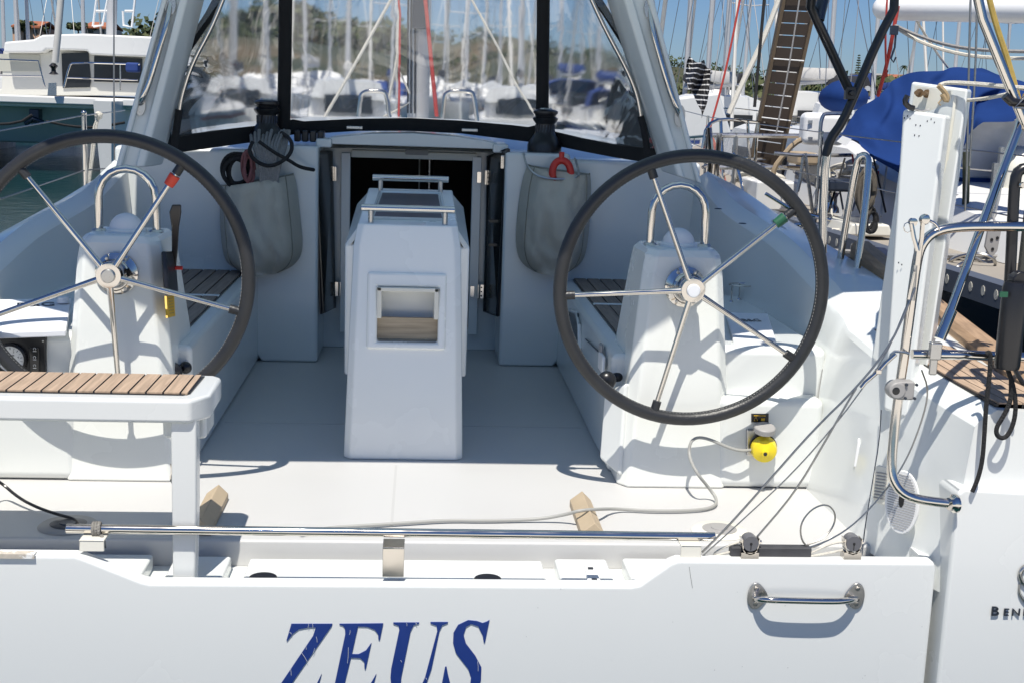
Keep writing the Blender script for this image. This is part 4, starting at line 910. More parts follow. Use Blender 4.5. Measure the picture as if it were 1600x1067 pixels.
# ropes at the seat top
line('mooring_line', [(1468,134,3.5),(1480,129,3.5),(1530,132,3.4),(1580,137,3.25),(1640,141,3.2)], .0065, ROPW, "pale line tied over the top of the upright folded helm seat", 'rope')
line('mooring_line', [(1505,158,3.5),(1540,155,3.4),(1572,148,3.25)], .005, ROPW, "short pale line from the side of the upright seat to the steel post", 'rope')
b = B(); b.tube(ats([(1466,134),(1474,142),(1481,152),(1479,160),(1472,148)], 3.44), .007, 8, smooth=1); b.tube(ats([(1476,150),(1466,162),(1470,165)], 3.44), .002, 6); single('frayed_knot', b, mat('frayed_rope', (.35, .26, .15), .9, var=.5, vs=80), "brown frayed rope knot inside the top of the upright folded helm seat", 'knot')
line('yellow_rope', [(1541,-20,3.28),(1556,40,3.28),(1577,100,3.28),(1600,190,3.26),(1612,230,3.25)], .0075, ROPY, "yellow spiral-wrapped rope running beside the chrome davit post", 'rope')
line('backstay_wire', [(1517,-20,3.6),(1514,100,3.6),(1511,260,3.6),(1508,330,3.6)], .0032, WIRE, "left of two grey upright wires behind the chrome brace", 'wire', group='upright wires at the right quarter')
line('backstay_wire', [(1527,-20,3.7),(1525,100,3.7),(1515,260,3.7)], .0032, WIRE, "right of two grey upright wires behind the chrome brace", 'wire', group='upright wires at the right quarter')
# sheet bags
def bag(pts_l, pts_r, label, Yw=5.68, dep=.13):
    b = B(); secs = []
    def sm_(P_):
        for _ in range(2): P_ = [P_[0]]+[q for a, c in zip(P_, P_[1:]) for q in ((a[0]*.75+c[0]*.25, a[1]*.75+c[1]*.25), (a[0]*.25+c[0]*.75, a[1]*.25+c[1]*.75))]+[P_[-1]]
        return P_
    pts_l, pts_r = sm_(pts_l), sm_(pts_r); n = len(pts_l)
    for i, (l_, r_) in enumerate(zip(pts_l, pts_r)):
        a, c = at(*l_, Yw), at(*r_, Yw); t = i/(n-1); dd = dep*(.55+.6*math.sin(math.pi*min(1, t*1.05+.1)))*(1 if i < n-1 else .25)
        row = []
        for k in range(41):
            u = k/40; x = a.x+(c.x-a.x)*u; z = a.z+(c.z-a.z)*u; w_ = noise.noise(V((x*11, z*5, 2)))*.035+.018*abs(math.sin(x*38+z*9+3*noise.noise(V((x*5, z*7, 4)))))+.008*noise.noise(V((x*30, z*26, 5)))
            row.append((x, Yw-(dd*(1-abs(2*u-1)**3.2))-w_*(1-abs(2*u-1)**6), z-(.012*math.sin(math.pi*u) if i == 0 else 0)))
        secs.append(row)
    b.loft(secs); a = secs[-1]; b.poly([V(p_) for p_ in a]+[V((a[20][0], Yw, a[20][2]))])
    back = [(s_[0], s_[-1]) for s_ in secs]; b.loft([[V(q_[0]), V(q_[1])] for q_ in back])
    o = single('sheet_bag', b, BAGM, label, 'bag', group='canvas rope bags beside the companionway', sm=70)
    b = B(); top = secs[0]; b.loft([[V(p_)+V((0, -.004, .004)) for p_ in top], [V(p_)+V((0, -.006, -.03)) for p_ in top]]); h = obj('bag_hem', b, mat('bag_hem', (.27, .25, .20), .9, bump=.5, bs=30), o, sm=70)
    for e_ in (4, 36):
        b = B(); b.tube([V(q_[e_])+V((0, -.002, 0)) for q_ in secs[:-2]], .003, 5); obj('bag_seam', b, h.data.materials[0], o)
    return o
bag([(345,290),(343,310),(344,365),(350,405),(362,418),(385,427)], [(459,272),(464,290),(470,345),(474,392),(462,414),(436,427)], "grey-green canvas rope bag full of coiled lines, hanging left of the companionway")
bag([(824,258),(815,285),(808,335),(805,385),(814,412),(835,425)], [(922,272),(924,290),(922,340),(918,385),(910,412),(885,428)], "grey-green canvas rope bag holding a red handle, hanging right of the companionway")
b = B(); 
b.tube([at(818, 240, 5.66), at(821, 254, 5.60), at(829, 268, 5.56), at(845, 278, 5.55), at(875, 281, 5.55), at(905, 278, 5.55), at(903, 262, 5.60), at(898, 248, 5.66)], .005, 8, smooth=1)
single('bag_wire_frame', b, STL, "bent wire frame holding open the mouth of the right canvas rope bag", 'wire frame')
def coil(name, c, rx, rz, n, r_, m_, label, tilt=0, jit=.012, seed=1, Yd=.03, grp=None):
    rr = random.Random(seed); b = B(); pts = []
    for k in range(n):
        ph = rr.uniform(0, 6); a_, c_ = rx*rr.uniform(.75, 1.05), rz*rr.uniform(.8, 1.05); ox, oy, oz = [rr.uniform(-jit, jit) for _ in range(3)]
        for i in range(14):
            t = 2*math.pi*i/14; pts.append(V(c)+V((ox+a_*math.cos(t), oy+Yd*math.sin(t+ph)*.5, oz+c_*math.sin(t))))
    b.tube(pts, r_, 6, smooth=1); return single(name, b, m_, label, 'rope', group=grp)
coil('coiled_rope', at(372, 268, 5.60), .06, .07, 8, .007, ROPK, "black round rope coil at the left in the left canvas bag", seed=2, grp='ropes stowed in the left bag')
coil('coiled_rope', at(389, 262, 5.56), .022, .065, 5, .006, mat('pink_rope', (.22, .09, .09), .9, var=.3, vs=60), "dull pink rope hank between the black and grey coils", seed=3, grp='ropes stowed in the left bag')
b = B()
for k in range(9):
    x0 = 398+k*5; x1 = 407+k*3.2; b.tube([at(x0-6+k*1.5, 212-(k % 3)*4, 5.72), at(x0-4, 226, 5.60), at(x1-2, 250, 5.55), at(x1+2, 292, 5.57)], .0072, 8, smooth=2)
for k in range(5): b.tube([at(452-k*3, 205, 5.74), at(446-k*3, 232, 5.60), at(436-k*2, 262, 5.55), at(432-k*4, 290, 5.57)], .0072, 8, smooth=2)
single('grey_rope_hank', b, ROPG, "thick hank of grey ropes hanging from the left winch into the canvas bag", 'rope', group='ropes stowed in the left bag')
line('black_sheet', [(395,222,5.56),(388,236,5.54),(398,252,5.52),(420,262,5.52),(444,252,5.52),(457,236,5.54),(455,218,5.6),(440,208,5.7)], .0085, ROPK, "black rope arc looped around the left winch's grey hank", 'rope', group='ropes stowed in the left bag')
line('black_sheet', [(405,222,5.56),(430,240,5.53),(450,250,5.53),(468,262,5.55),(490,266,5.66)], .0085, ROPK, "black rope running from the left bag to the folded dark door", 'rope', group='ropes stowed in the left bag')
b = B(); b.tube(ats([(868,288),(862,272),(866,256),(877,250),(888,255),(893,272),(890,290)], 5.57), .016, 12, smooth=2); b.tube(ats([(877,252),(878,238)], 5.57), .012, 10); single('red_winch_handle', b, RED, "bright red loop-shaped handle stowed in the right canvas rope bag", 'handle')
# ============================================================= MARINA
WZ = -.9
m = bpy.data.materials.new('sea_water'); m.use_nodes = True; n = m.node_tree.nodes; l = m.node_tree.links; p_ = n['Principled BSDF']
p_.inputs['Base Color'].default_value = (.006, .035, .034, 1); p_.inputs['Roughness'].default_value = .06; p_.inputs['IOR'].default_value = 1.33
tc = n.new('ShaderNodeTexCoord'); t1_ = n.new('ShaderNodeTexNoise'); t1_.inputs['Scale'].default_value = 2.6; t1_.inputs['Detail'].default_value = 6; t1_.inputs['Roughness'].default_value = .6
l.new(tc.outputs['Object'], t1_.inputs['Vector']); bp = n.new('ShaderNodeBump'); bp.inputs['Strength'].default_value = .35; bp.inputs['Distance'].default_value = .10
l.new(t1_.outputs['Fac'], bp.inputs['Height']); l.new(bp.outputs[0], p_.inputs['Normal'])
b = B(); b.poly([(-3000, -500, WZ), (3000, -500, WZ), (3000, 4000, WZ), (-3000, 4000, WZ)]); o = obj('water', b, m, sm=0); o['kind'] = 'structure'
# hill / land
def landmat(name, c1, c2, c3, sc=.05):
    m = bpy.data.materials.new(name); m.use_nodes = True; n = m.node_tree.nodes; l = m.node_tree.links; p_ = n['Principled BSDF']; p_.inputs['Roughness'].default_value = .9
    tc = n.new('ShaderNodeTexCoord'); t = n.new('ShaderNodeTexNoise'); t.inputs['Scale'].default_value = sc; t.inputs['Detail'].default_value = 9; t.inputs['Roughness'].default_value = .65; l.new(tc.outputs['Object'], t.inputs['Vector'])
    r = n.new('ShaderNodeValToRGB'); e = r.color_ramp.elements; e[0].position = .38; e[0].color = (*c1, 1); e[1].position = .62; e[1].color = (*c3, 1); k = e.new(.5); k.color = (*c2, 1)
    l.new(t.outputs['Fac'], r.inputs[0]); l.new(r.outputs[0], p_.inputs['Base Color']); return m
LAND = landmat('dry_hillside', (.028, .038, .015), (.055, .056, .026), (.115, .088, .05), .05)
FOL = [mat('foliage', c_, .8, var=.35, vs=.8) for c_ in ((.028, .045, .014), (.045, .065, .02), (.075, .085, .03))]
def ridge(name, pts, Y, dY, m_, seed, amp):
    """pts: (px, py of the skyline) -> a hill sloping down toward the viewer"""
    b = B(); rows = []; N = 7; xs_ = []
    for (x0, y0), (x1, y1) in zip(pts, pts[1:]):
        k = max(1, int(abs(x1-x0)/12))
        for i in range(k): xs_.append((x0+(x1-x0)*i/k, y0+(y1-y0)*i/k))
    xs_.append(pts[-1])
    for j in range(N):
        t = j/(N-1); row = []
        for px, py in xs_:
            c = at(px, py, Y); Yj = Y-dY*t; x = c.x*(1-.25*t); z = WZ-.5+(c.z-WZ+.5)*(math.cos(t*math.pi/2)**.8 if t < 1 else 0)
            z += noise.noise(V((x*.03, Yj*.03, seed)))*amp*(1 if 0 < j < N-1 else .25); row.append((x, Yj, z))
        rows.append(row)
    back = [(p_[0], p_[1]+dY, WZ-1) for p_ in rows[0]]; b.loft([back]+rows); o = obj(name, b, m_, sm=80); o['kind'] = 'structure'; return rows
HR = ridge('hill', [(240,78),(300,75),(360,72),(400,62),(440,60),(500,70),(560,78),(610,80),(660,88),(700,98),(730,90),(770,86),(800,85),(850,96),(890,98),(960,104),(1010,116),(1090,128),(1180,134)], 420, 200, LAND, 3, 6)
HS = ridge('shoreline', [(-400,92),(-100,88),(0,92),(60,90),(130,96),(230,96),(330,100)], 200, 60, LAND, 5, 2)
HT = ridge('headland', [(1040,142),(1120,140),(1180,138),(1250,140),(1330,140),(1450,150),(1600,156),(1900,160)], 230, 90, LAND, 9, 2)
def leafball(b, c, r_, n, s_, rr, mats=3):
    for _ in range(n):
        d = V((rr.gauss(0, 1), rr.gauss(0, 1), rr.gauss(0, 1))).normalized()*(rr.random()**.4); p0 = V(c)+V((d.x*r_[0], d.y*r_[1], d.z*r_[2]))
        a = V((rr.gauss(0, 1), rr.gauss(0, 1), rr.gauss(0, 1))).normalized()*s_*rr.uniform(.6, 1.4); e = a.orthogonal().normalized()*s_*rr.uniform(.5, 1.2)
        f = b.poly([p0-a, p0+e, p0+a, p0-e]); f.material_index = rr.randrange(mats)
rr = random.Random(11)
b = B()
for k in range(1000):                                     # scrub and woodland reading as one mass on the hill
    row = HR[rr.choice([0, 0, 1, 1, 2, 3])]; i = rr.randrange(len(row)-1); q = V(row[i]).lerp(V(row[i+1]), rr.random()); u = i/len(row)
    if u > .42 and rr.random() < .45: continue
    s_ = rr.uniform(1.6, 3.6)*(1.3 if u < .45 else .7); leafball(b, q+V((0, 0, s_*.5)), (s_*1.5, s_*1.3, s_), 42, s_*.20, rr)
for k in range(150):
    row = HT[rr.choice([0, 1, 2, 3])]; i = rr.randrange(len(row)-1); q = V(row[i]).lerp(V(row[i+1]), rr.random()); s_ = rr.uniform(.9, 2.2); leafball(b, q+V((0, 0, s_*.5)), (s_*1.6, s_*1.3, s_), 24, s_*.34, rr)
for k in range(120):
    row = HS[rr.choice([0, 0, 1, 2])]; i = rr.randrange(len(row)-1); q = V(row[i]).lerp(V(row[i+1]), rr.random()); s_ = rr.uniform(.6, 1.5); leafball(b, q+V((0, 0, s_*.4)), (s_*1.6, s_*1.3, s_), 22, s_*.34, rr)
single('woodland', b, FOL, "dense green and olive scrub and trees covering the far shore hills", 'woodland', sm=0)['kind'] = 'stuff'
STONE = mat('pale_stone', (.36, .27, .18), .9, var=.15, vs=.3)
WALL = [mat('house_wall', c_, .9, var=.08, vs=.5) for c_ in ((.55, .50, .42), (.60, .38, .26), (.62, .60, .56), (.45, .30, .2))]
ROOF = mat('terracotta_roof', (.34, .12, .06), .9, var=.2, vs=1); WIN = mat('dark_window', (.02, .022, .025), .2)
c = at(745, 93, 405); cas = root('castle', "square stone castle with a central tower on the far hilltop", 'castle', (c.x, 405, c.z-8))
def blk(name, x0, x1, y0, y1, Y, dep, m_, par, **k):
    a, c = at(x0, y1, Y), at(x1, y0, Y); b = B(); b.bx(a.x, c.x, Y, Y+dep, a.z, at((x0+x1)/2, y0, Y).z); return obj(name, b, m_, par, **k)
w_ = blk('wall', 712, 776, 78, 98, 405, 8, STONE, cas); t_ = blk('tower', 741, 759, 68, 79, 404, 6, STONE, cas); blk('wing', 776, 804, 83, 98, 406, 8, STONE, cas)
for px in (722, 733, 765): blk('window', px, px+1.6, 84, 87, 404.9, .3, WIN, cas)
for px in (742, 749, 755): blk('battlement', px, px+3, 66, 68.3, 403.9, .8, STONE, t_)
def house(x0, x1, y0, y1, Y, wm, roof, label, nw):
    c = at((x0+x1)/2, y1, Y); h = root('house', label, 'house', (c.x, Y, c.z), 'houses along the shore'); W = x1-x0
    w_ = blk('wall', x0, x1, y0, y1+8, Y, 9, wm, h)
    a, c2 = at(x0-1.5, y0, Y), at(x1+1.5, y0, Y); b = B()
    if roof: hh = (c2.x-a.x)*.10+.4; zc = (a.z+c2.z)/2; b.prism([(a.x, Y-.4, zc-.1), (c2.x, Y-.4, zc-.1), (c2.x, Y+4.5, zc+hh), (a.x, Y+4.5, zc+hh)], (0, 0, .25)); b.prism([(a.x, Y+4.5, zc+hh), (c2.x, Y+4.5, zc+hh), (c2.x, Y+9.4, zc-.1), (a.x, Y+9.4, zc-.1)], (0, 0, .25))
    else: b.bx(a.x, c2.x, Y-.3, Y+9.3, (a.z+c2.z)/2, (a.z+c2.z)/2+.35)
    obj('roof', b, ROOF if roof else WALL[2], h)
    for i in range(nw):
        x = x0+W*(i+.5)/nw; f_ = blk('window', x-W*.10/nw*2, x+W*.10/nw*2, y0+(y1-y0)*.3, y0+(y1-y0)*.7, Y-.12, .2, WIN, h)
    return h
HL = [(1262,1285,122,140,250,0,1,"cream house with a terracotta roof left of the tall conifer",2),(1290,1322,118,142,260,3,0,"flat-roofed brown apartment house behind the white mast tops",3),(1352,1380,118,140,262,3,0,"low brown building with a flat roof right of the tall conifer",3),(1395,1425,125,140,262,1,1,"orange house far behind the blue canvas cover",2),
 (1118,1150,131,140,235,2,0,"long low white house left of the palm tree",3),(1160,1192,134,146,225,1,0,"terracotta-coloured low house beneath the palm tree",3),(1196,1222,126,142,240,2,0,"white flat-roofed house between the palm and the brown gangway",2),(1102,1118,136,146,240,0,1,"small cream house at the left end of the far shore row",1),
 (20,62,43,58,190,1,1,"long low house with a terracotta roof above the far left shore",3),(132,168,44,56,195,0,1,"cream house half hidden by trees above the catamaran roof",2),(466,492,92,103,300,2,0,"long white villa on the wooded hill seen through the dodger window",3)]
for x0, x1, y0, y1, Y, wi, rf, lb, nw in HL: house(x0, x1, y0, y1, Y, WALL[wi], rf, lb, nw)
BARK = mat('bark', (.10, .07, .045), .9, var=.2)
def tree(name, px, pyb, pyt, wpx, Y, label, kind, seed):
    c, tp_ = at(px, pyb, Y), at(px, pyt, Y); h = tp_.z-c.z; wr = wpx/2*Y/FPX; rr = random.Random(seed)
    t = root(name, label, 'tree', c, 'single trees on the shore')
    b = B(); b.tube([(c.x, Y, c.z-1), (c.x+wr*.05, Y, c.z+h*(.9 if kind != 'round' else .5))], wr*(.10 if kind != 'round' else .14), 6, taper=.4)
    if kind == 'round':
        for k in range(4): d = V((rr.uniform(-1, 1), rr.uniform(-1, 1), .8)).normalized(); b.tube([(c.x, Y, c.z+h*.35), V((c.x, Y, c.z+h*.4))+d*wr*.8], wr*.06, 5, taper=.4)
    obj('trunk', b, BARK, t); b = B()
    if kind == 'round':
        for k in range(9): leafball(b, (c.x+rr.uniform(-.6, .6)*wr, Y+rr.uniform(-.6, .6)*wr, c.z+h*rr.uniform(.45, .85)), (wr*.5, wr*.5, h*.18), 90, wr*.13, rr)
    elif kind == 'palm':
        for k in range(26):
            t_ = 2*math.pi*k/26+rr.uniform(-.1, .1); el = rr.uniform(-.3, 1.1); L = wr*rr.uniform(.85, 1.15); o_ = V((c.x+wr*.05, Y, c.z+h*.72)); pts = []
            for i in range(6): u = i/5; pts.append(o_+V((math.cos(t_)*math.cos(el)*L*u, math.sin(t_)*math.cos(el)*L*u, math.sin(el)*L*u-L*.75*u*u+h*.12)))
            for i in range(5):
                w0 = wr*.10*(1-i/5)+.05; d = V((-math.sin(t_), math.cos(t_), .3)).normalized(); b.poly([pts[i]-d*w0, pts[i]+d*w0, pts[i+1]+d*w0*.7, pts[i+1]-d*w0*.7])
    else:
        for j in range(13):
            u = j/12; z = c.z+h*(.12+.86*u); r_ = wr*(1-.75*u)
            for k in range(11): t_ = rr.uniform(0, 6.28); leafball(b, (c.x+math.cos(t_)*r_*.6, Y+math.sin(t_)*r_*.6, z), (r_*.5, r_*.5, h*.016), 12, wr*.12, rr)
    obj('crown', b, FOL, t, sm=0); return t
tree('palm_tree', 1174, 146, 116, 24, 226, "feathery palm tree on the far shore beside the brown gangway", 'palm', 1)
tree('pine_tree', 1338, 140, 86, 15, 240, "tall narrow tiered conifer rising beside the black bimini tube", 'cone', 2)
tree('palm_tree', 1410, 132, 100, 18, 235, "small palm at the far shore just left of the blue canvas top", 'palm', 3)
for i, (px, b_, t_, w_, Yt, lb) in enumerate(((38,62,32,36,190,"dark round tree above the far left shore behind the first mast"),(62,58,40,22,192,"smaller dark tree right of the one behind the first mast"),(122,56,36,34,194,"green round tree above the catamaran roof near the white ladder"),(146,58,42,26,196,"low green tree between the catamaran roof and white ladder"),(1100,150,126,30,230,"bushy tree at the left end of the far shore, by the thick mast"),(1140,172,140,44,215,"wide dark shrub-like tree behind the distant white awnings"),(1200,174,146,50,215,"wide dark tree below the palm, above the awnings"),(1290,150,126,22,236,"round tree beside the flat-roofed brown house"),(1365,146,128,24,236,"round tree between the conifer and the blue cover"),(405,72,48,30,360,"rounded hilltop tree seen through the left of the dodger window"),(505,82,60,34,360,"broad dark tree on the hill crest in the centre window"))):
    tree('round_tree', px, b_, t_, w_, Yt, lb, 'round', 20+i)
# quays
b = B(); b.bx(-30, 30, -30, 1.9, WZ-.6, -.36); o = obj('bounce_quay', b, mat('bounce_quay_concrete', (.74, .72, .66), .9, var=.08, vs=1.2)); o['kind'] = 'structure'  # unseen quay behind the camera, added pale to bounce sunlight onto aft-facing faces
QUAY = mat('concrete_quay', (.40, .36, .30), .9, var=.12, vs=1.5)
b = B(); b.bx(6, 120, 46, 49, WZ-.3, WZ+.75); o = single('quay', b, QUAY, "low concrete quay across the harbour at the right", 'quay'); 
b = B(); b.bx(-120, -8, 70, 74, WZ-.3, WZ+.9); single('quay', b, QUAY, "low concrete quay behind the catamaran at the left", 'quay')
# awnings
for i, (x0, x1, yb, yt, Y, lb) in enumerate(((1172,1266,176,164,60,"pair of white peaked awnings on the far quay behind the rails"),(1266,1330,180,168,60,"flat white awning right of the peaked ones, half behind the gangway"),(700,782,146,131,70,"long thin white awning seen through the centre dodger window"))):
    a, c = at(x0, yb, Y), at(x1, yb, Y); t = root('awning', lb, 'awning', (a.lerp(c, .5).x, Y, WZ)); zt_ = at((x0+x1)/2, yt, Y).z
    b = B()
    for k in range(2): xa, xb = a.x+(c.x-a.x)*k/2, a.x+(c.x-a.x)*(k+1)/2; xm = (xa+xb)/2; zb_ = min(a.z, c.z)+.1; b.loft([[(xa, Y, zb_), (xm, Y, zt_), (xb, Y, zb_)], [(xa, Y+3, zb_), (xm, Y+3, zt_), (xb, Y+3, zb_)]]); b.poly([(xa, Y, zb_), (xm, Y, zt_), (xb, Y, zb_)])
    obj('canopy', b, WHP, t, sm=0)
    for x in (a.x, (a.x+c.x)/2, c.x): b = B(); b.tube([(x, Y, WZ), (x, Y, zb_)], .05, 6); obj('pole', b, STL, t)
# sailing boats of the harbour
HOODG = mat('pale_hood', (.50, .50, .50), .8)
HULW = mat('boat_white', (.72, .72, .70), .25, var=.03, vs=1); MASTM = mat('boat_mast', (.55, .55, .55), .4, .2); SAILC = [mat('sail_cover', c_, .85, var=.1) for c_ in ((.02, .05, .2), (.62, .60, .56), (.03, .03, .035), (.30, .05, .04))]
def boat(kind):
    L = 11.0; t = bpy.data.objects.new('moored_yacht', None); scene.collection.objects.link(t)
    hullm = HULW; b = B(); secs = []
    for y, w_, z in ((-5.5, 1.3, .95), (-4, 1.65, .95), (-1, 1.85, 1.0), (2, 1.6, 1.1), (4.5, .75, 1.25), (5.6, .05, 1.35)):
        secs.append([(-w_, y, z), (-w_*.97, y, z*.5), (-w_*.75, y, -.25), (w_*.75, y, -.25), (w_*.97, y, z*.5), (w_, y, z)])
    b.loft(secs, closed=True); h = obj('hull', b, hullm, t, world=False, sm=45)
    b = B(); secs = []
    for y, w_, z in ((-5.51, 1.31, .80), (-4, 1.66, .80), (-1, 1.86, .84), (2, 1.61, .93), (4.5, .76, 1.07)): secs.append([(-w_-.004, y, z), (-w_-.006, y, z-.10)])
    b.loft(secs); b.loft([[(-x, y, z) for x, y, z in q] for q in secs]); obj('hull_stripe', b, SAILC[kind % 3 if kind != 1 else 3], t, world=False)
    b = B(); secs = []
    for y, w_, z in ((-2.6, 1.15, 1.65), (-.5, 1.15, 1.62), (1.6, .85, 1.5), (2.8, .45, 1.22)): secs.append([(-w_*1.12, y, .95), (-w_, y, z-.08), (-w_*.8, y, z), (w_*.8, y, z), (w_, y, z-.08), (w_*1.12, y, .95)])
    b.loft(secs, closed=True); cb_ = obj('cabin', b, HULW, t, world=False, sm=30)
    for s in (-1, 1):
        for y0, y1 in ((-2.1, -1.0), (-.8, .3), (.6, 1.2)):
            b = B(); b.prism([(s*1.19, y0, 1.22), (s*1.185, y1, 1.22), (s*1.13, y1, 1.46), (s*1.13, y0, 1.46)], (s*.012, 0, 0)); obj('window', b, WIN, cb_, world=False)
    b = B(); secs = []
    for y, z in ((-2.9, 2.25), (-2.2, 2.3), (-1.6, 1.65)): secs.append([(-1.2, y, 1.6 if y < -2 else 1.5), (-1.05, y, z-.12), (-.7, y, z), (.7, y, z), (1.05, y, z-.12), (1.2, y, 1.6 if y < -2 else 1.5)])
    b.loft(secs)
    if kind: b.poly([V(p_) for p_ in secs[0]])
    obj('sprayhood', b, [SAILC[0], HULW, HULW][kind], t, world=False)
    b = B(); b.prism([(-.75, -3.02, 1.1), (.75, -3.02, 1.1), (.75, -3.02, 1.75), (-.75, -3.02, 1.75)], (0, .02, 0)); obj('companionway', b, WIN, t, world=False)
    b = B(); b.tube([(0, .6, 1.5), (0, .6, 15.5)], .08, 8, taper=.8); ms = obj('mast', b, MASTM, t, world=False)
    for z, w_ in ((6, .9), (10, .75)): b = B(); b.tube([(-w_, .5, z+.1), (0, .6, z), (w_, .5, z+.1)], .03, 6); obj('spreader', b, MASTM, ms, world=False)
    b = B(); b.tube([(0, .5, 2.5), (0, -3.9, 2.6)], .07, 8); bo = obj('boom', b, MASTM, t, world=False)
    b = B(); b.loft([[(x*w_, y, z+zz_) for x, zz_ in ((-1, 0), (-.8, .16), (0, .30), (.8, .16), (1, 0), (0, -.12))] for y, w_, z in ((.4, .16, 2.75), (-1.5, .17, 2.68), (-3.8, .09, 2.62))], closed=True); obj('sail_cover', b, SAILC[kind % 3], bo, world=False)
    b = B(); b.tube([(0, 5.4, 1.4), (0, .8, 15.2)], .05 if kind != 2 else .09, 6, taper=.6); obj('furled_headsail', b, SAILC[1], t, world=False)
    b = B()
    for s in (-1, 1): b.tube([(s*1.6, .4, 1.0), (s*.9, .5, 6.1), (s*.75, .5, 10.1), (0, .6, 15.3)], .014, 4); b.tube([(s*.9, -5.3, 1.0), (0, -2.6, 8), (0, .6, 15.4)], .012, 4)
    obj('rigging', b, WIRE, t, world=False)
    b = B()
    for s in (-1, 1):
        b.tube([(s*.05, 5.6, 1.95), (s*.7, 4.5, 1.9), (s*1.55, 2, 1.72), (s*1.8, -1, 1.62), (s*1.6, -4, 1.58), (s*1.25, -5.4, 1.6)], .016, 5)
        for y, w_, z in ((4.5, .7, 1.2), (2, 1.55, 1.1), (0, 1.75, 1.02), (-2, 1.75, 1.0), (-4, 1.6, .95), (-5.4, 1.25, .95)): b.tube([(s*w_, y, z), (s*w_, y, z+.65)], .016, 5)
    obj('guard_rail', b, CHR, t, world=False); return t
KB = [boat(0), boat(1), boat(2)]
SP = [ # px of centre at mast, Y, heading deg, scale, kind, label
 (548,50,4,1.0,1,"white yacht with red striped hull and grey mast, left of the red halyard"),
 (800,56,-5,1.0,2,"white yacht whose pale mast stands beside the right dodger post"),
 (492,68,178,1.2,1,"white yacht with dark windows and red stripe in the left of the centre window"),
 (612,64,184,1.0,0,"white yacht directly behind the tangle of pale halyards"),
 (722,74,176,1.05,1,"white cabin yacht framed by the right mast guard hoop"),
 (770,82,185,1.0,2,"white yacht below the hilltop castle"),
 (395,60,10,1.0,2,"white yacht with dark cover behind the left dodger window"),
 (330,50,-8,1.0,1,"white yacht with wide stern seen through the far left vinyl window"),
 (905,54,8,1.0,0,"white yacht with blue cover behind the right side window"),
 (950,72,-170,1.1,1,"white yacht at the outer edge of the right side window"),
 (1070,42,3,1.0,2,"yacht with the thick white mast just right of the grey arch"),
 (1105,40,-3,1.0,1,"yacht with the beige furled sail right of the thick white mast"),
 (1131,38,170,1.0,0,"yacht with the slim white mast above the awnings"),
 (1215,44,6,1.1,1,"white yacht behind the brown upright gangway"),
 (1297,40,-4,1.0,2,"white yacht whose grey mast rises right of the gangway"),
 (1366,48,182,1.1,0,"yacht with mast seen between the two black bimini tubes"),
 (1490,50,5,1.0,1,"yacht whose mast rises above the blue canvas cover"),
 (1568,58,175,1.0,2,"distant yacht at the far right behind the chrome brace"),
 (526,96,4,1.1,1,"distant yacht right of the left black dodger post, under the hill"),
 (582,104,182,1.1,2,"distant yacht behind the left mast guard hoop"),
 (690,98,-4,1.1,2,"distant yacht just right of the red halyard's foot"),
 (748,108,176,1.1,1,"distant yacht straight below the hilltop castle tower"),
 (824,92,3,1.1,2,"distant yacht left of the right black dodger post"),
 (880,100,184,1.1,1,"distant yacht in the inner part of the right side window"),
 (8,60,8,1.1,0,"yacht with mast at the far left edge beyond the catamaran"),
 (30,48,-6,.95,1,"yacht with slim mast second from the left edge"),
 (48,62,174,1.2,2,"yacht whose blue-grey mast stands over the catamaran's bow corner"),
 (132,58,4,1.1,0,"yacht with a tan mast behind the catamaran roof"),
 (660,75,182,1.2,1,"far yacht low behind the own mast, below the hill"),
 (850,70,6,1.2,0,"far yacht partly behind the right black dodger post"),
 (440,66,-176,1.1,1,"far yacht partly behind the left black dodger post"),
 (1160,70,185,1.2,2,"far yacht left of the palm tree, beyond the awnings"),
 (1420,72,178,1.2,0,"far yacht whose mast tip shows above the white folded seat")]
for i, (px, Y, hd_, sc_, kd, lb) in enumerate(SP):
    first = kd in [k_ for k_, o_ in enumerate(KB) if not o_.get('used')]
    o = KB[kd] if first else copytree(KB[kd])
    KB[kd]['used'] = 1
    a = R(hd_); s0 = sc_; p0 = at(px, 140, Y); mx_, my_ = 0, .6
    o.location = (p0.x-(-my_*s0*math.sin(a)), Y-(my_*s0*math.cos(a)), WZ); o.rotation_euler = (0, R(random.Random(i).uniform(-1, 1)), a); o.scale = (s0,)*3
    o['label'] = lb; o['category'] = 'yacht'; o['group'] = 'yachts moored around the harbour'
for o in list(bpy.data.objects):
    if 'used' in o.keys(): del o['used']
# catamaran at the left
Yc = 30; CT = root('catamaran', "large white catamaran with dark saloon windows moored at the left", 'catamaran', (at(60, 300, Yc).x, Yc, WZ))
b = B(); sl = at(205, 152, Yc); lx = sl.x; z1 = .66; x0 = lx-7.4
b.bx(x0, lx+.4, Yc, Yc+.30, z1-.02, z1+.16); b.bx(x0, lx+.2, Yc+.2, Yc+11, z1-.1, z1+.12); P_ = obj('deck', b, HULW, CT, bev=.04)
for xa in (x0, lx-1.2):
    b = B(); b.loft([[(xa+.5, Yc-.6, z1+.1), (xa+.9, Yc-.6, z1+.1), (xa+.8, Yc-.4, WZ-.3), (xa+.6, Yc-.4, WZ-.3)], [(xa-.1, Yc+3, z1+.1), (xa+1.6, Yc+3, z1+.1), (xa+1.3, Yc+3, WZ-.3), (xa+.2, Yc+3, WZ-.3)], [(xa-.1, Yc+11, z1+.1), (xa+1.6, Yc+11, z1+.1), (xa+1.4, Yc+11, WZ-.3), (xa+.1, Yc+11, WZ-.3)]], closed=True); obj('hull', b, HULW, CT, sm=30)
GRNS = mat('shaded_gelcoat', (.42, .45, .45), .3)
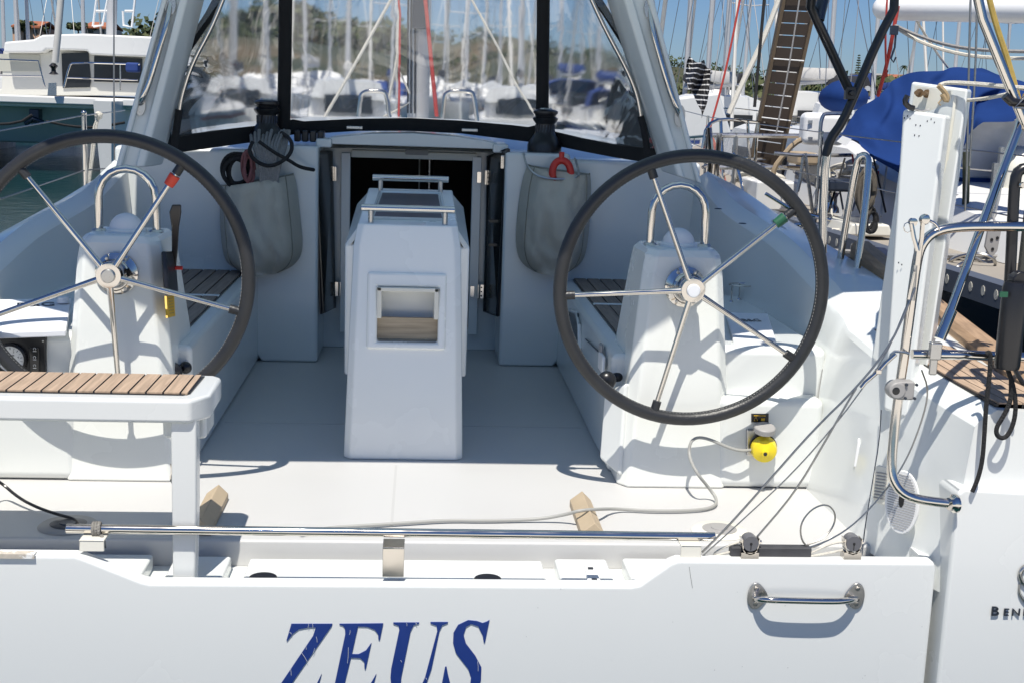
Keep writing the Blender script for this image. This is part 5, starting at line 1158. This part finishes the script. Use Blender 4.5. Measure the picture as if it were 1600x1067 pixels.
b = B(); b.prism([(x0+1, Yc+.6, z1-.05), (lx-.2, Yc+.6, z1-.05), (lx-.6, Yc+1.2, z1-.95), (x0+1.5, Yc+1.2, z1-.95)], (0, 9, 0)); nc = obj('nacelle', b, GRNS, CT, bev=.05)
b = B(); c = at(56, 182, Yc+.4); b.box(c, (.22, .3, .32)); b.tube([at(40, 194, Yc+.3), at(52, 186, Yc+.2), at(68, 192, Yc+.3)], .06, 8); obj('anchor', b, GUN, CT, bev=.02)
def cq(name, q, Y, dep, m_, par, **k): b = B(); b.prism([at(x, y, Y) for x, y in q], (0, dep, 0)); return obj(name, b, m_, par, **k)
sa = cq('saloon', [(-60,140),(2,140),(5,80),(66,84),(92,78),(232,90),(260,150),(-60,150)], Yc+2.6, 4, mat('saloon_cream', (.60, .59, .54), .5), CT, bev=.02)
cq('roof', [(5,83),(6,66),(52,62),(66,55),(130,53),(240,58),(240,90),(182,88),(140,86),(136,80),(72,78),(66,83)], Yc+2.2, 5, HULW, CT, bev=.06)
cq('window', [(96,84),(138,82),(142,128),(140,137),(98,138)], Yc+2.56, .05, WIN, sa); cq('window', [(147,88),(222,92),(222,130),(147,128)], Yc+2.56, .05, WIN, sa); cq('window', [(-40,84),(62,86),(64,112),(-40,112)], Yc+2.58, .03, mat('window_cover', (.42, .42, .37), .7), sa)
b = B(); b.tube(ats([(100,137),(108,104),(114,98),(218,101)], Yc+.9), .022, 8, smooth=1); b.tube(ats([(104,122),(215,126)], Yc+.9), .018, 8); b.tube(ats([(188,102),(188,142)], Yc+.9), .018, 8); b.tube(ats([(-30,92),(60,96),(68,128),(70,136)], Yc+.9), .018, 8); b.tube(ats([(-30,118),(66,120)], Yc+.9), .015, 8); obj('bow_rail', b, CHR, CT)
b = B(); b.tube(ats([(98,-60),(95,0),(90,60),(86,98)], Yc-.2), .075, 10); obj('furled_headsail', b, SAILC[1], CT)
b = B(); b.lathe([(.05, 0), (.11, .02), (.05, .08), (.05, .14), (.10, .2), (.04, .26)], at(84, 118, Yc-.2), n=16); fu = obj('furling_drum', b, BLK, CT)
b = B(); b.prism(ats([(76,130),(88,130),(88,150),(74,150)], Yc-.25), (0, .03, 0)); obj('tack_plate', b, STL, CT)
b = B(); b.tube(ats([(-30,196),(30,193),(50,180)], Yc-.5), .03, 6, smooth=1); b.tube(ats([(72,190),(110,198),(150,200),(195,192)], Yc-.5), .03, 6, smooth=1); obj('bridle', b, ROPK, CT)
b = B()
for q in ([(152,-10),(145,42)],[(170,-10),(160,40),(146,42)],[(150,18),(168,18)],[(192,18),(193,40),(206,43),(212,-10)],[(195,18),(210,18)]): b.tube(ats(q, Yc+3), .03, 6)
obj('mast_ladder', b, WHP, CT)
b = B(); b.tube(ats([(174,55),(175,0),(176,-300)], Yc+4), .13, 10); obj('mast', b, MASTM, CT)
b = B(); b.box(at(208, 106, Yc+1), (.3, .3, .22)); obj('covered_motor', b, SAILC[0], CT, bev=.05)
b = B(); b.tube(ats([(160,178),(152,188),(148,225),(140,285)], 6.2), .006, 6, smooth=1); b.tube(ats([(152,186),(146,200),(143,240),(138,290)], 6.2), .006, 6, smooth=1); b.sphere(at(154, 181, 6.2), .02, 8, 6); single('fender_lines', b, ROPW, "pale knotted lines hanging from the lifeline by the left steering wheel", 'rope')
# ------------------------------------------------ neighbour yacht with black hull, starboard side
NB = root('black_hulled_yacht', "black-hulled yacht with grey teak deck and blue canvas moored alongside on the right", 'yacht', (4.2, 9, WZ))
E = [(2.78, 5.0, .40), (2.72, 5.7, .41), (2.62, 7.0, .42), (2.50, 9, .44), (2.45, 12, .48), (2.9, 15, .55), (4.2, 18.5, .65)]
b = B(); b.loft([[(x, y, z-.09), (x+.02, y, z-.3), (x+.1, y, -.3), (x+.4, y, -1.1)] for x, y, z in E]); b.loft([[(8.4-x, y, z-.09), (8.4-x-.02, y, z-.3), (8.4-x-.1, y, -.3), (8.4-x-.4, y, -1.1)] for x, y, z in E])
b.poly([(2.78, 5.0, .31), (5.62, 5.0, .31), (5.5, 5.0, -1), (3.1, 5.0, -1)]); hl_ = obj('hull', b, NHUL, NB, sm=40)
b = B(); b.loft([[(x-.006, y, -.02+z*.3), (x-.006, y, .0+z*.3)] for x, y, z in E[:5]]); obj('gold_stripe', b, GOLD, hl_)
b = B(); b.loft([[(x, y, z-.015), (4.2, y, z+.03), (8.4-x, y, z-.015)] for x, y, z in E]); dk = obj('deck', b, NDECK, NB, sm=40)
b = B()
for i in range(len(E)-3):
    (xa, ya, za), (xb, yb, zb_) = E[i], E[i+1]; b.loft([[(xa-.012, ya, za-.09), (xa-.012, ya, za+.02), (xa+.03, ya, za+.035), (xa+.03, ya, za-.09)], [(xb-.012, yb, zb_-.09), (xb-.012, yb, zb_+.02), (xb+.03, yb, zb_+.035), (xb+.03, yb, zb_-.09)]])
tr_ = obj('toe_rail', b, TOE, NB, sm=20)
b = B(); y = 5.1
while y < 9.5:
    k = 0
    while E[k+1][1] < y: k += 1
    t = (y-E[k][1])/(E[k+1][1]-E[k][1]); x = lerp(E[k][0], E[k+1][0], t); z = lerp(E[k][2], E[k+1][2], t); b = B(); b.prism([(x-.0135, y+.020*math.cos(q_), z-.03+.025*math.sin(q_)) for q_ in [i*.785 for i in range(8)]], (.003, 0, 0)); obj('rail_slot', b, ROPW, tr_, sm=0); y += .12
b = B(); secs = []
for Y, xl, z in ((6.6, 3.25, .62), (8.4, 3.15, .78), (9.2, 3.12, .95), (13, 3.2, 1.0), (15.5, 3.7, .8)): secs.append([(xl-.1, Y, .42), (xl, Y, z-.04), (xl+.1, Y, z), (8.3-xl, Y, z), (8.4-xl, Y, z-.04), (8.5-xl, Y, .42)])
b.loft(secs, closed=True); ca_ = obj('coachroof', b, HULW, NB, sm=30)
b = B(); b.bx(3.3, 5.1, 6.0, 8.0, .42, .60); obj('cockpit_coaming', b, HULW, NB, bev=.03)
for Y in (9.6, 10.7, 11.8): b = B(); b.prism([(3.10, Y, .62), (3.10, Y+.7, .62), (3.10, Y+.7, .8), (3.10, Y, .8)], (-.03, 0, 0)); obj('window', b, WIN, ca_)
# blue canvas cover (crumpled hood)
S0 = [(1310,215,8.6),(1340,172,8.6),(1380,140,8.6),(1425,118,8.6),(1480,106,8.6),(1540,108,8.6),(1600,130,8.6),(1660,150,8.6)]
S1 = [(1314,219,8.3),(1348,246,8.2),(1402,288,8.1),(1460,262,8.1),(1506,190,8.1),(1550,186,8.1),(1600,187,8.1),(1660,190,8.1)]
b = B(); secs = []; NJ = 30; NI = 80
for j in range(NJ+1):
    v = j/NJ; row = []
    for i in range(NI+1):
        u = i/NI*7; k = min(6, int(u)); f = u-k; i_ = i; i = i/2
        a = at(*[lerp(S0[k][q_], S0[k+1][q_], f) for q_ in range(3)]); c = at(*[lerp(S1[k][q_], S1[k+1][q_], f) for q_ in range(3)])
        p0 = a.lerp(c, v); q1 = i*.30+v*4.2+noise.noise(V((i*.1, v*2, 3)))*2.6; d = -.35*math.sin(math.pi*v*.55)+.20*noise.noise(V((i*.16+v*2.2, v*1.2, 7)))+.10*abs(math.sin(q1))*(.35+.65*v)+.05*math.sin(i*.5-v*7); row.append((p0.x, p0.y+d, p0.z+.02*noise.noise(V((i*.3, v*3, 1)))))
    secs.append(row)
b.loft(secs); bc = obj('blue_canvas_hood', b, BLUE, NB, sm=80)
b = B(); b.prism(ats([(1317,213),(1331,218),(1322,228),(1308,222)], 8.0), (0, .01, 0)); obj('white_patch', b, WHP, bc)
b = B(); b.prism(ats([(1500,188),(1640,188),(1640,286),(1505,283)], 8.2), (0, .01, 0)); obj('hood_window', b, mat('milky_vinyl', (.50, .52, .56), .15, var=.35, vs=5, bump=.8, bs=6), bc)
b = B(); b.prism(ats([(1500,278),(1640,282),(1640,290),(1500,287)], 8.15), (0, .02, 0)); obj('hood_border', b, BLUE, bc)
b = B(); b.sphere(at(1318, 152, 11), (.20, .3, .13), 18, 12)
for v in b.m.verts: v.co += V((0, 0, .02))*noise.noise(v.co*6)
obj('folded_blue_cover', b, BLUE, NB)
# white boom/sail tube top right
bm_ = B(); a, c = at(1395, 14, 7.5), at(1720, 18, 6.4); bm_.tube([a-V((.05, 0, 0)), a, a.lerp(c, .5), c], .068, 20); bmo = obj('covered_boom', bm_, WHP, NB)
b = B(); b.sphere(a-V((.05, 0, 0)), .068, 16, 10); obj('boom_end', b, WHP, bmo)
line('topping_rope', [(1398,40,7.3),(1430,55,7.2),(1480,72,7.0),(1540,80,6.8),(1640,82,6.6)], .010, ROPG, "upper grey rope sagging beneath the white covered boom", 'rope', group='ropes sagging under the boom')
line('topping_rope', [(1400,44,7.3),(1440,68,7.2),(1500,86,7.0),(1560,92,6.8),(1640,92,6.6)], .010, ROPW, "lower pale rope sagging beneath the white covered boom", 'rope', group='ropes sagging under the boom')
line('hanging_line', [(1433,34,7.4),(1455,70,7.6),(1470,92,8),(1481,106,8.4)], .007, ROPW, "pale line slanting from the white boom down to the blue canvas", 'rope')
line('hanging_line', [(1403,10,7.3),(1394,60,7.3),(1385,105,7.4),(1372,150,7.6)], .011, ROPR, "red line dropping from the end of the white covered boom", 'rope')
line('hanging_line', [(1386,0,7.3),(1383,60,7.3),(1385,120,7.4)], .006, ROPR, "thin red line just left of the thicker red one under the boom end", 'rope')
b = B(); b.tube(ats([(1400,50),(1398,75),(1392,92),(1396,98),(1400,90)], 7.2), .006, 6); b.box(at(1397, 48, 7.2), (.04, .03, .05)); single('boom_block', b, GUN, "dark pulley block with steel hook hanging under the boom end", 'pulley', bev=.006)
# gangway standing upright
Yg = 10.5; c = at(1215, 240, Yg); GW = root('gangway', "brown slatted gangway standing upright on the bow beyond the right wheel", 'gangway', (c.x, Yg, WZ+1.2))
gl, gr_ = [(1238,-60),(1225,0),(1196,165),(1175,255)], [(1290,-60),(1276,0),(1243,155),(1218,262)]
GM = mat('gangway_wood', (.036, .024, .016), .7, var=.3, vs=6); GF = mat('gangway_frame', (.10, .07, .04), .6, var=.2)
for q in (gl, gr_):
    b = B(); p0, p1 = at(*q[0], Yg-.25), at(*q[-1], Yg); b.prism([p0-V((.014, 0, 0)), p0+V((.014, 0, 0)), p1+V((.014, 0, 0)), p1-V((.014, 0, 0))], (0, .07, 0)); obj('side_rail', b, GF, GW, bev=.004)
pA, pB_, pC, pD = at(*gl[0], Yg-.24), at(*gr_[0], Yg-.24), at(*gr_[-1], Yg+.01), at(*gl[-1], Yg+.01); n = 17
for k in range(n):
    t0, t1_ = k/n+.002, (k+1)/n-.003; b = B(); b.prism([pA.lerp(pD, t0), pB_.lerp(pC, t0), pB_.lerp(pC, t1_), pA.lerp(pD, t1_)], (0, .025, 0)); obj('slat', b, GM, GW, sm=0)
for k in (3, 8, 13):
    b = B(); t = k/n; b.tube([pA.lerp(pD, t)+V((0, -.02, 0)), pB_.lerp(pC, t)+V((0, -.02, 0))], .005, 6); obj('cross_bar', b, WHP, GW)
line('gangway_line', [(1252,-20,10),(1240,60,10),(1230,120,10),(1222,160,10),(1212,214,10)], .006, ROPG, "thin knotted line running down the middle of the brown gangway", 'rope')
# rails, posts and clutter on the foredecks
def tubes(name, paths, r_, m_, label, cat, **k):
    b = B()
    for q in paths: b.tube([at(*p_) for p_ in q], r_, 8, smooth=1)
    return single(name, b, m_, label, cat, **k)
Yn = 9.5
tubes('bow_rail', [[(1110,212,Yn),(1160,212,Yn),(1300,214,Yn)],[(1120,262,Yn),(1230,262,Yn),(1262,264,Yn)],[(1150,208,Yn),(1148,262,Yn),(1143,312,Yn)]], .018, STL, "grey steel guard rail running behind the right wheel at gangway foot", 'rail')
tubes('rail_post', [[(1108,200,9),(1112,250,9),(1104,300,9)],[(1124,210,9),(1120,260,9),(1118,300,9)]], .02, CHR, "pair of chrome posts just right of the arch foot", 'posts')
tubes('stanchion', [[(1255,245,8.6),(1252,275,8.6),(1246,300,8.6)],[(1258,240,8.6),(1265,300,8.6),(1272,345,8.6)],[(1210,240,8.6),(1255,244,8.6),(1330,243,8.6)]], .013, STL, "thin dark stanchions and wire beneath the white life raft box", 'stanchions')
tubes('low_rail', [[(1215,368,8),(1235,352,8),(1268,350,8),(1262,360,8),(1225,366,8)],[(1196,303,8),(1240,330,8),(1300,345,8)]], .012, CHR, "low bent chrome rail lying behind the rim of the right wheel", 'rail')
tubes('tan_hose', [[(1262,214,8.8),(1240,225,8.8),(1222,246,8.8),(1210,262,8.8),(1207,280,8.8)]], .019, mat('tan_hose', (.33, .25, .16), .7), "thick tan hose arching down from the white life raft box", 'hose')
b = B(); a = at(1285, 202, 8.8); b.box(a, (.30, .16, .22)); lr = single('life_raft_box', b, WHP, "white rounded life raft box mounted on the rail left of the blue canvas", 'life raft', bev=.045, seg=4)
b = B(); b.tube(ats([(1281,228),(1282,196),(1286,180),(1292,178),(1330,178)], 8.65), .014, 8, smooth=1); obj('box_bracket', b, STL, lr)
b = B()
b.m.free()
for q in ((1266,191),(1266,217)): b = B(); b.box(at(*q, 8.71), (.03, .01, .02)); obj('box_latch', b, STL, lr)
coil('chain_pile', at(1505, 435, 6.6)+V((0, 0, .02)), .10, .08, 9, .009, STL, "heap of steel chain on the neighbour's grey deck beside the chrome brace", seed=5, Yd=.25, jit=.05)['category'] = 'chain'
coil('rope_coil', at(1352, 300, 7.0), .045, .12, 7, .011, mat('brown_rope', (.10, .085, .065), .9, var=.5, vs=60), "brown coiled rope hanging beside the chrome rail hoop", seed=6, jit=.02)
coil('rope_coil', at(1360, 345, 7.0), .035, .07, 4, .010, ROPK, "smaller dark rope loop hanging below the brown coil", seed=8, jit=.015)
coil('rope_pile', at(1325, 270, 8.6), .16, .05, 7, .012, ROPW, "pale pile of rope on the neighbour's coachroof under the blue flap", seed=9, Yd=.3, jit=.06)
coil('rope_pile', at(1185, 285, 9.6), .16, .05, 6, .014, ROPW, "pale rope coil lying at the foot of the brown gangway", seed=10, Yd=.3, jit=.05)
b = B(); secs = []
for Y, s_ in ((5.6, .6), (5.8, .95), (6.2, 1), (6.5, .8)):
    c = at(1366, 425, Y); secs.append([(c.x+math.cos(t*.628)*.14*s_, Y, c.z-.02+math.sin(t*.628)*.15*s_+.01*math.sin(t*3)) for t in range(10)])
b.loft(secs, closed=True); fb = single('folded_tender_bag', b, mat('dark_vinyl', (.015, .02, .04), .5, bump=.6, bs=14), "dark blue-black folded bundle wedged behind the white upright seat", 'bundle', sm=50)
b = B()
for k in range(6): b.tube(ats([(1338+k*7,408),(1350+k*6,428),(1372+k*3,452)], 5.62), .006, 6, smooth=1)
obj('bundle_cords', b, ROPG, fb)
b = B(); b.sphere(at(1590, 268, 8), (.13, .13, .16), 18, 12, half=True); c = at(1590, 268, 8); b.lathe([(.13, 0), (.13, -.22)], c, n=18); single('cream_ventilator', b, GELC, "cream rounded deck ventilator behind the black bracket at the right edge", 'ventilator')
tubes('mossy_post', [[(1510,238,7.4),(1509,330,7.4),(1500,430,7.4)]], .022, mat('mossy_wood', (.06, .065, .04), .9, var=.4, vs=20), "dark mossy upright strip right beside the folded white seat", 'post')
tubes('stay_tube', [[(1566,230,7),(1560,300,7),(1548,345,7)],[(1556,255,7),(1548,340,7)]], .020, STL, "grey backstay tubes of the neighbour behind the chrome brace", 'stay')
b = B(); c = at(1552, 375, 6.6); b.prism([c+V((x, 0, z)) for x, z in ((-.03, .09), (.02, .1), (.04, .05), (.03, -.06), (0, -.1), (-.04, -.04))], (0, .02, 0)); b.tube([c+V((0, 0, .09)), at(1552, 340, 6.8)], .008, 6); st_ = single('rigging_plate', b, GRP, "grey triangular rigging plate with holes above the chain heap", 'plate', bev=.004)
b = B()
for x, z in ((0, .06), (-.01, .0), (.02, .01), (0, -.05)): b.lathe([(.009, 0), (0, .001)], c+V((x, -.004, z)), (0, -1, 0), 10)
obj('plate_holes', b, BLK, st_)
tubes('guard_wire', [[(1495,262,7.6),(1560,268,7.6),(1640,272,7.6)]], .006, WIRE, "upper thin guard wire crossing behind the chrome brace", 'wire', group='guard wires of the black yacht')
tubes('guard_wire', [[(1490,305,7.6),(1560,316,7.6),(1640,322,7.6)]], .006, WIRE, "lower thin guard wire crossing behind the chrome brace", 'wire', group='guard wires of the black yacht')
# deck gear boxes near the gangway foot
for q, Y, hh, m_, lb, ct_ in (((1246,1280,240,258),9.2,.3,mat('cardboard', (.36, .28, .19), .9),"tan box on deck behind the thin stanchions",'box'),((1180,1250,285,330),9.0,.5,HULW,"low white deck locker behind the right wheel's top rim",'locker'),((1292,1345,283,300),8.0,.3,GUN,"dark grey windlass box beside the black bimini tube",'windlass'),((1355,1400,262,290),8.8,.3,RED,"small red can half hidden under the blue flap",'can')):
    x0_, x1_, y0_, y1_ = q; a, c = at(x0_, y1_, Y), at(x1_, y0_, Y); b = B(); b.bx(a.x, c.x, Y, Y+hh, a.z, c.z); single({'box': 'cardboard_box', 'locker': 'deck_locker', 'windlass': 'windlass', 'can': 'fuel_can'}[ct_], b, m_, lb, ct_, bev=.02)
# foredeck of the yacht beyond, carrying the gangway
FD = root('white_bowed_yacht', "white yacht with its foredeck behind the right wheel and gangway on its bow", 'yacht', (2.6, 12, WZ))
b = B(); secs = []
for Y, x0_, x1_, z in ((9.0, 1.9, 2.38, .30), (9.8, 1.7, 2.40, .30), (11, 1.62, 2.40, .32), (15, 1.2, 2.5, .4), (20, 1.2, 2.6, .4)): secs.append([(x0_, Y, z), (x0_+.1, Y, -.2), (x0_+.2, Y, -1), (x1_-.1, Y, -1), (x1_, Y, z)])
b.loft(secs, closed=True); obj('hull', b, HULW, FD, sm=40)
b = B(); b.bx(1.7, 2.3, 12.5, 17, .36, .75); obj('coachroof', b, HULW, FD, bev=.08)
# oblique masts and lines at the right
line('white_stay', [(1225,-20,14),(1190,70,14),(1160,130,14),(1139,178,14)], .03, ROPW, "thick white stay slanting down left of the brown gangway", 'stay')
line('red_line', [(1160,-20,12),(1135,110,12),(1104,220,12),(1098,240,12)], .010, ROPR, "thin reddish line slanting down beside the beige furled sail", 'rope')
line('red_line', [(1105,196,10),(1118,230,10),(1134,290,10)], .014, mat('pink_line', (.5, .18, .15), .9), "pink line dropping to the deck left of the right wheel's rim", 'rope')
line('dark_stay', [(1196,-20,13),(1186,90,13),(1179,168,13)], .016, ROPK, "dark stay crossing the palm tree left of the gangway", 'stay')
b = B(); rr = random.Random(4); c0 = at(1072, 100, 16); secs = []
for i in range(13):
    u = i/12; secs.append([c0+V((.02+.30*u*(1-.25*v), .10*math.sin(u*9+v*4), .06-.36*v-.30*u*u*(.3+v)+.03*math.sin(u*12+v*9))) for v in [j/10 for j in range(11)]])
b.loft(secs)
FM = bpy.data.materials.new('striped_cloth'); FM.use_nodes = True; nn = FM.node_tree; ww = nn.nodes.new('ShaderNodeTexWave'); ww.inputs['Scale'].default_value = 5; ww.inputs['Distortion'].default_value = 2; ww.bands_direction = 'Z'
tcc = nn.nodes.new('ShaderNodeTexCoord'); nn.links.new(tcc.outputs['Object'], ww.inputs['Vector']); rmp = nn.nodes.new('ShaderNodeValToRGB'); rmp.color_ramp.elements[0].position = .84; rmp.color_ramp.elements[0].color = (.01, .01, .012, 1); rmp.color_ramp.elements[1].position = .9; rmp.color_ramp.elements[1].color = (.55, .55, .55, 1)
nn.links.new(ww.outputs[1], rmp.inputs[0]); nn.links.new(rmp.outputs[0], nn.nodes['Principled BSDF'].inputs['Base Color'])
single('striped_pennant', b, FM, "black fluttering striped burgee at the mast beside the arch", 'flag', sm=0)

# ---- fittings of the two neighbouring yachts, as parts of them
def edgept(Y):
    k = 0
    while k < len(E)-2 and E[k+1][1] < Y: k += 1
    t = (Y-E[k][1])/(E[k+1][1]-E[k][1]); return V((lerp(E[k][0], E[k+1][0], t)+.06, Y, lerp(E[k][2], E[k+1][2], t)))
for Y in (5.6, 6.9, 8.2, 9.6, 11.2): p0 = edgept(Y); b = B(); b.tube([p0, p0+V((0, 0, .62))], .012, 8); b.lathe([(.03, 0), (.02, .03)], p0, n=10); obj('stanchion', b, CHR, NB)
for hh in (.33, .61):
    b = B(); b.tube([edgept(Y)+V((0, 0, hh)) for Y in (5.1, 5.6, 6.9, 8.2, 9.6, 11.2, 13)], .004, 5); obj('guard_wire', b, WIRE, NB)
for q, Y, hh in (((1322,1398,352,378),7.6,.5),((1345,1405,322,340),8.6,.5),((1520,1575,300,318),8.4,.5)):
    a, c = at(q[0], q[3], Y), at(q[1], q[2], Y); b = B(); b.loft([[(a.x, Y, .44), (a.x+.03, Y, c.z), (c.x-.03, Y, c.z), (c.x, Y, .44)], [(a.x, Y+hh, .44), (a.x+.03, Y+hh, c.z), (c.x-.03, Y+hh, c.z), (c.x, Y+hh, .44)]], closed=True); hh_ = obj('deck_hatch', b, GELC, NB, bev=.015)
    b = B(); b.bx(a.x+.06, c.x-.06, Y+.06, Y+hh-.06, c.z-.01, c.z+.006); obj('hatch_glass', b, mat('smoked_hatch', (.10, .11, .12), .2), hh_)
for px, py, Y in ((1418, 372, 7.2), (1298, 318, 8.2), (1545, 330, 7.6)):
    c = at(px, py, Y); b = B(); b.lathe([(.06, 0), (.055, .03), (.04, .05), (.04, .10), (.052, .13), (.0, .135)], c-V((0, 0, .06)), n=20); obj('winch', b, CHR, NB)
for (x0_, y0_, x1_, y1_, Y) in ((1290,392,1560,402,6.9),(1300,360,1420,362,7.8),(1180,330,1300,362,8.8)):
    b = B(); b.tube([at(x0_, y0_, Y), at((x0_+x1_)/2, (y0_+y1_)/2+2, Y-.1), at(x1_, y1_, Y-.2)], .014, 6); obj('deck_line', b, ROPW if Y > 7 else ROPG, NB)
rr = random.Random(21)
for k in range(9):
    px = 1298+k*11+rr.uniform(-4, 4); b = B(); b.tube([at(px, 250+rr.uniform(-10, 25), 8.4), at(px+rr.uniform(-26, 22), 330+rr.uniform(-20, 40), 8.0)], .007, 5); obj('running_line', b, [ROPW, ROPG, ROPK, ROPR][k % 4], NB)
for pts in ([(1098,232,9.4),(1104,196,9.4),(1126,186,9.6),(1168,190,10),(1236,198,11)], [(1098,262,9.4),(1130,250,9.6),(1170,248,10),(1232,250,11)], [(1126,186,9.6),(1130,280,9.5)], [(1168,190,10),(1172,276,10)], [(1146,240,9.3),(1162,300,9.2)]):
    b = B(); b.tube([at(*p_) for p_ in pts], .013, 8, smooth=1); obj('pulpit_tube', b, CHR, FD)
for px, py, Y in ((1150, 300, 9.3), (1205, 306, 9.4)): b = B(); c = at(px, py, Y); b.box(c, (.14, .05, .03)); b.box(c-V((0, 0, .02)), (.05, .05, .03)); obj('mooring_cleat', b, STL, FD, bev=.006)
for q in ([(1100,300,9.2),(1150,318,9),(1210,336,8.8),(1280,350,8.4)], [(1110,222,9.3),(1118,262,9.2),(1136,292,9.1),(1160,305,9.1)], [(1240,268,9),(1262,288,8.9),(1300,296,8.8)]):
    b = B(); b.tube([at(*p_) for p_ in q], .009, 6, smooth=1); obj('mooring_line', b, ROPG, FD)
b = B(); c = at(1112, 180, 20); b.prism([c+V((-.55, 0, .25)), c+V((.1, 0, .35)), c+V((.35, 0, -.3)), c+V((-.5, 0, -.4))], (0, .9, 0)); obj('white_dodger', b, HULW, FD, bev=.05)
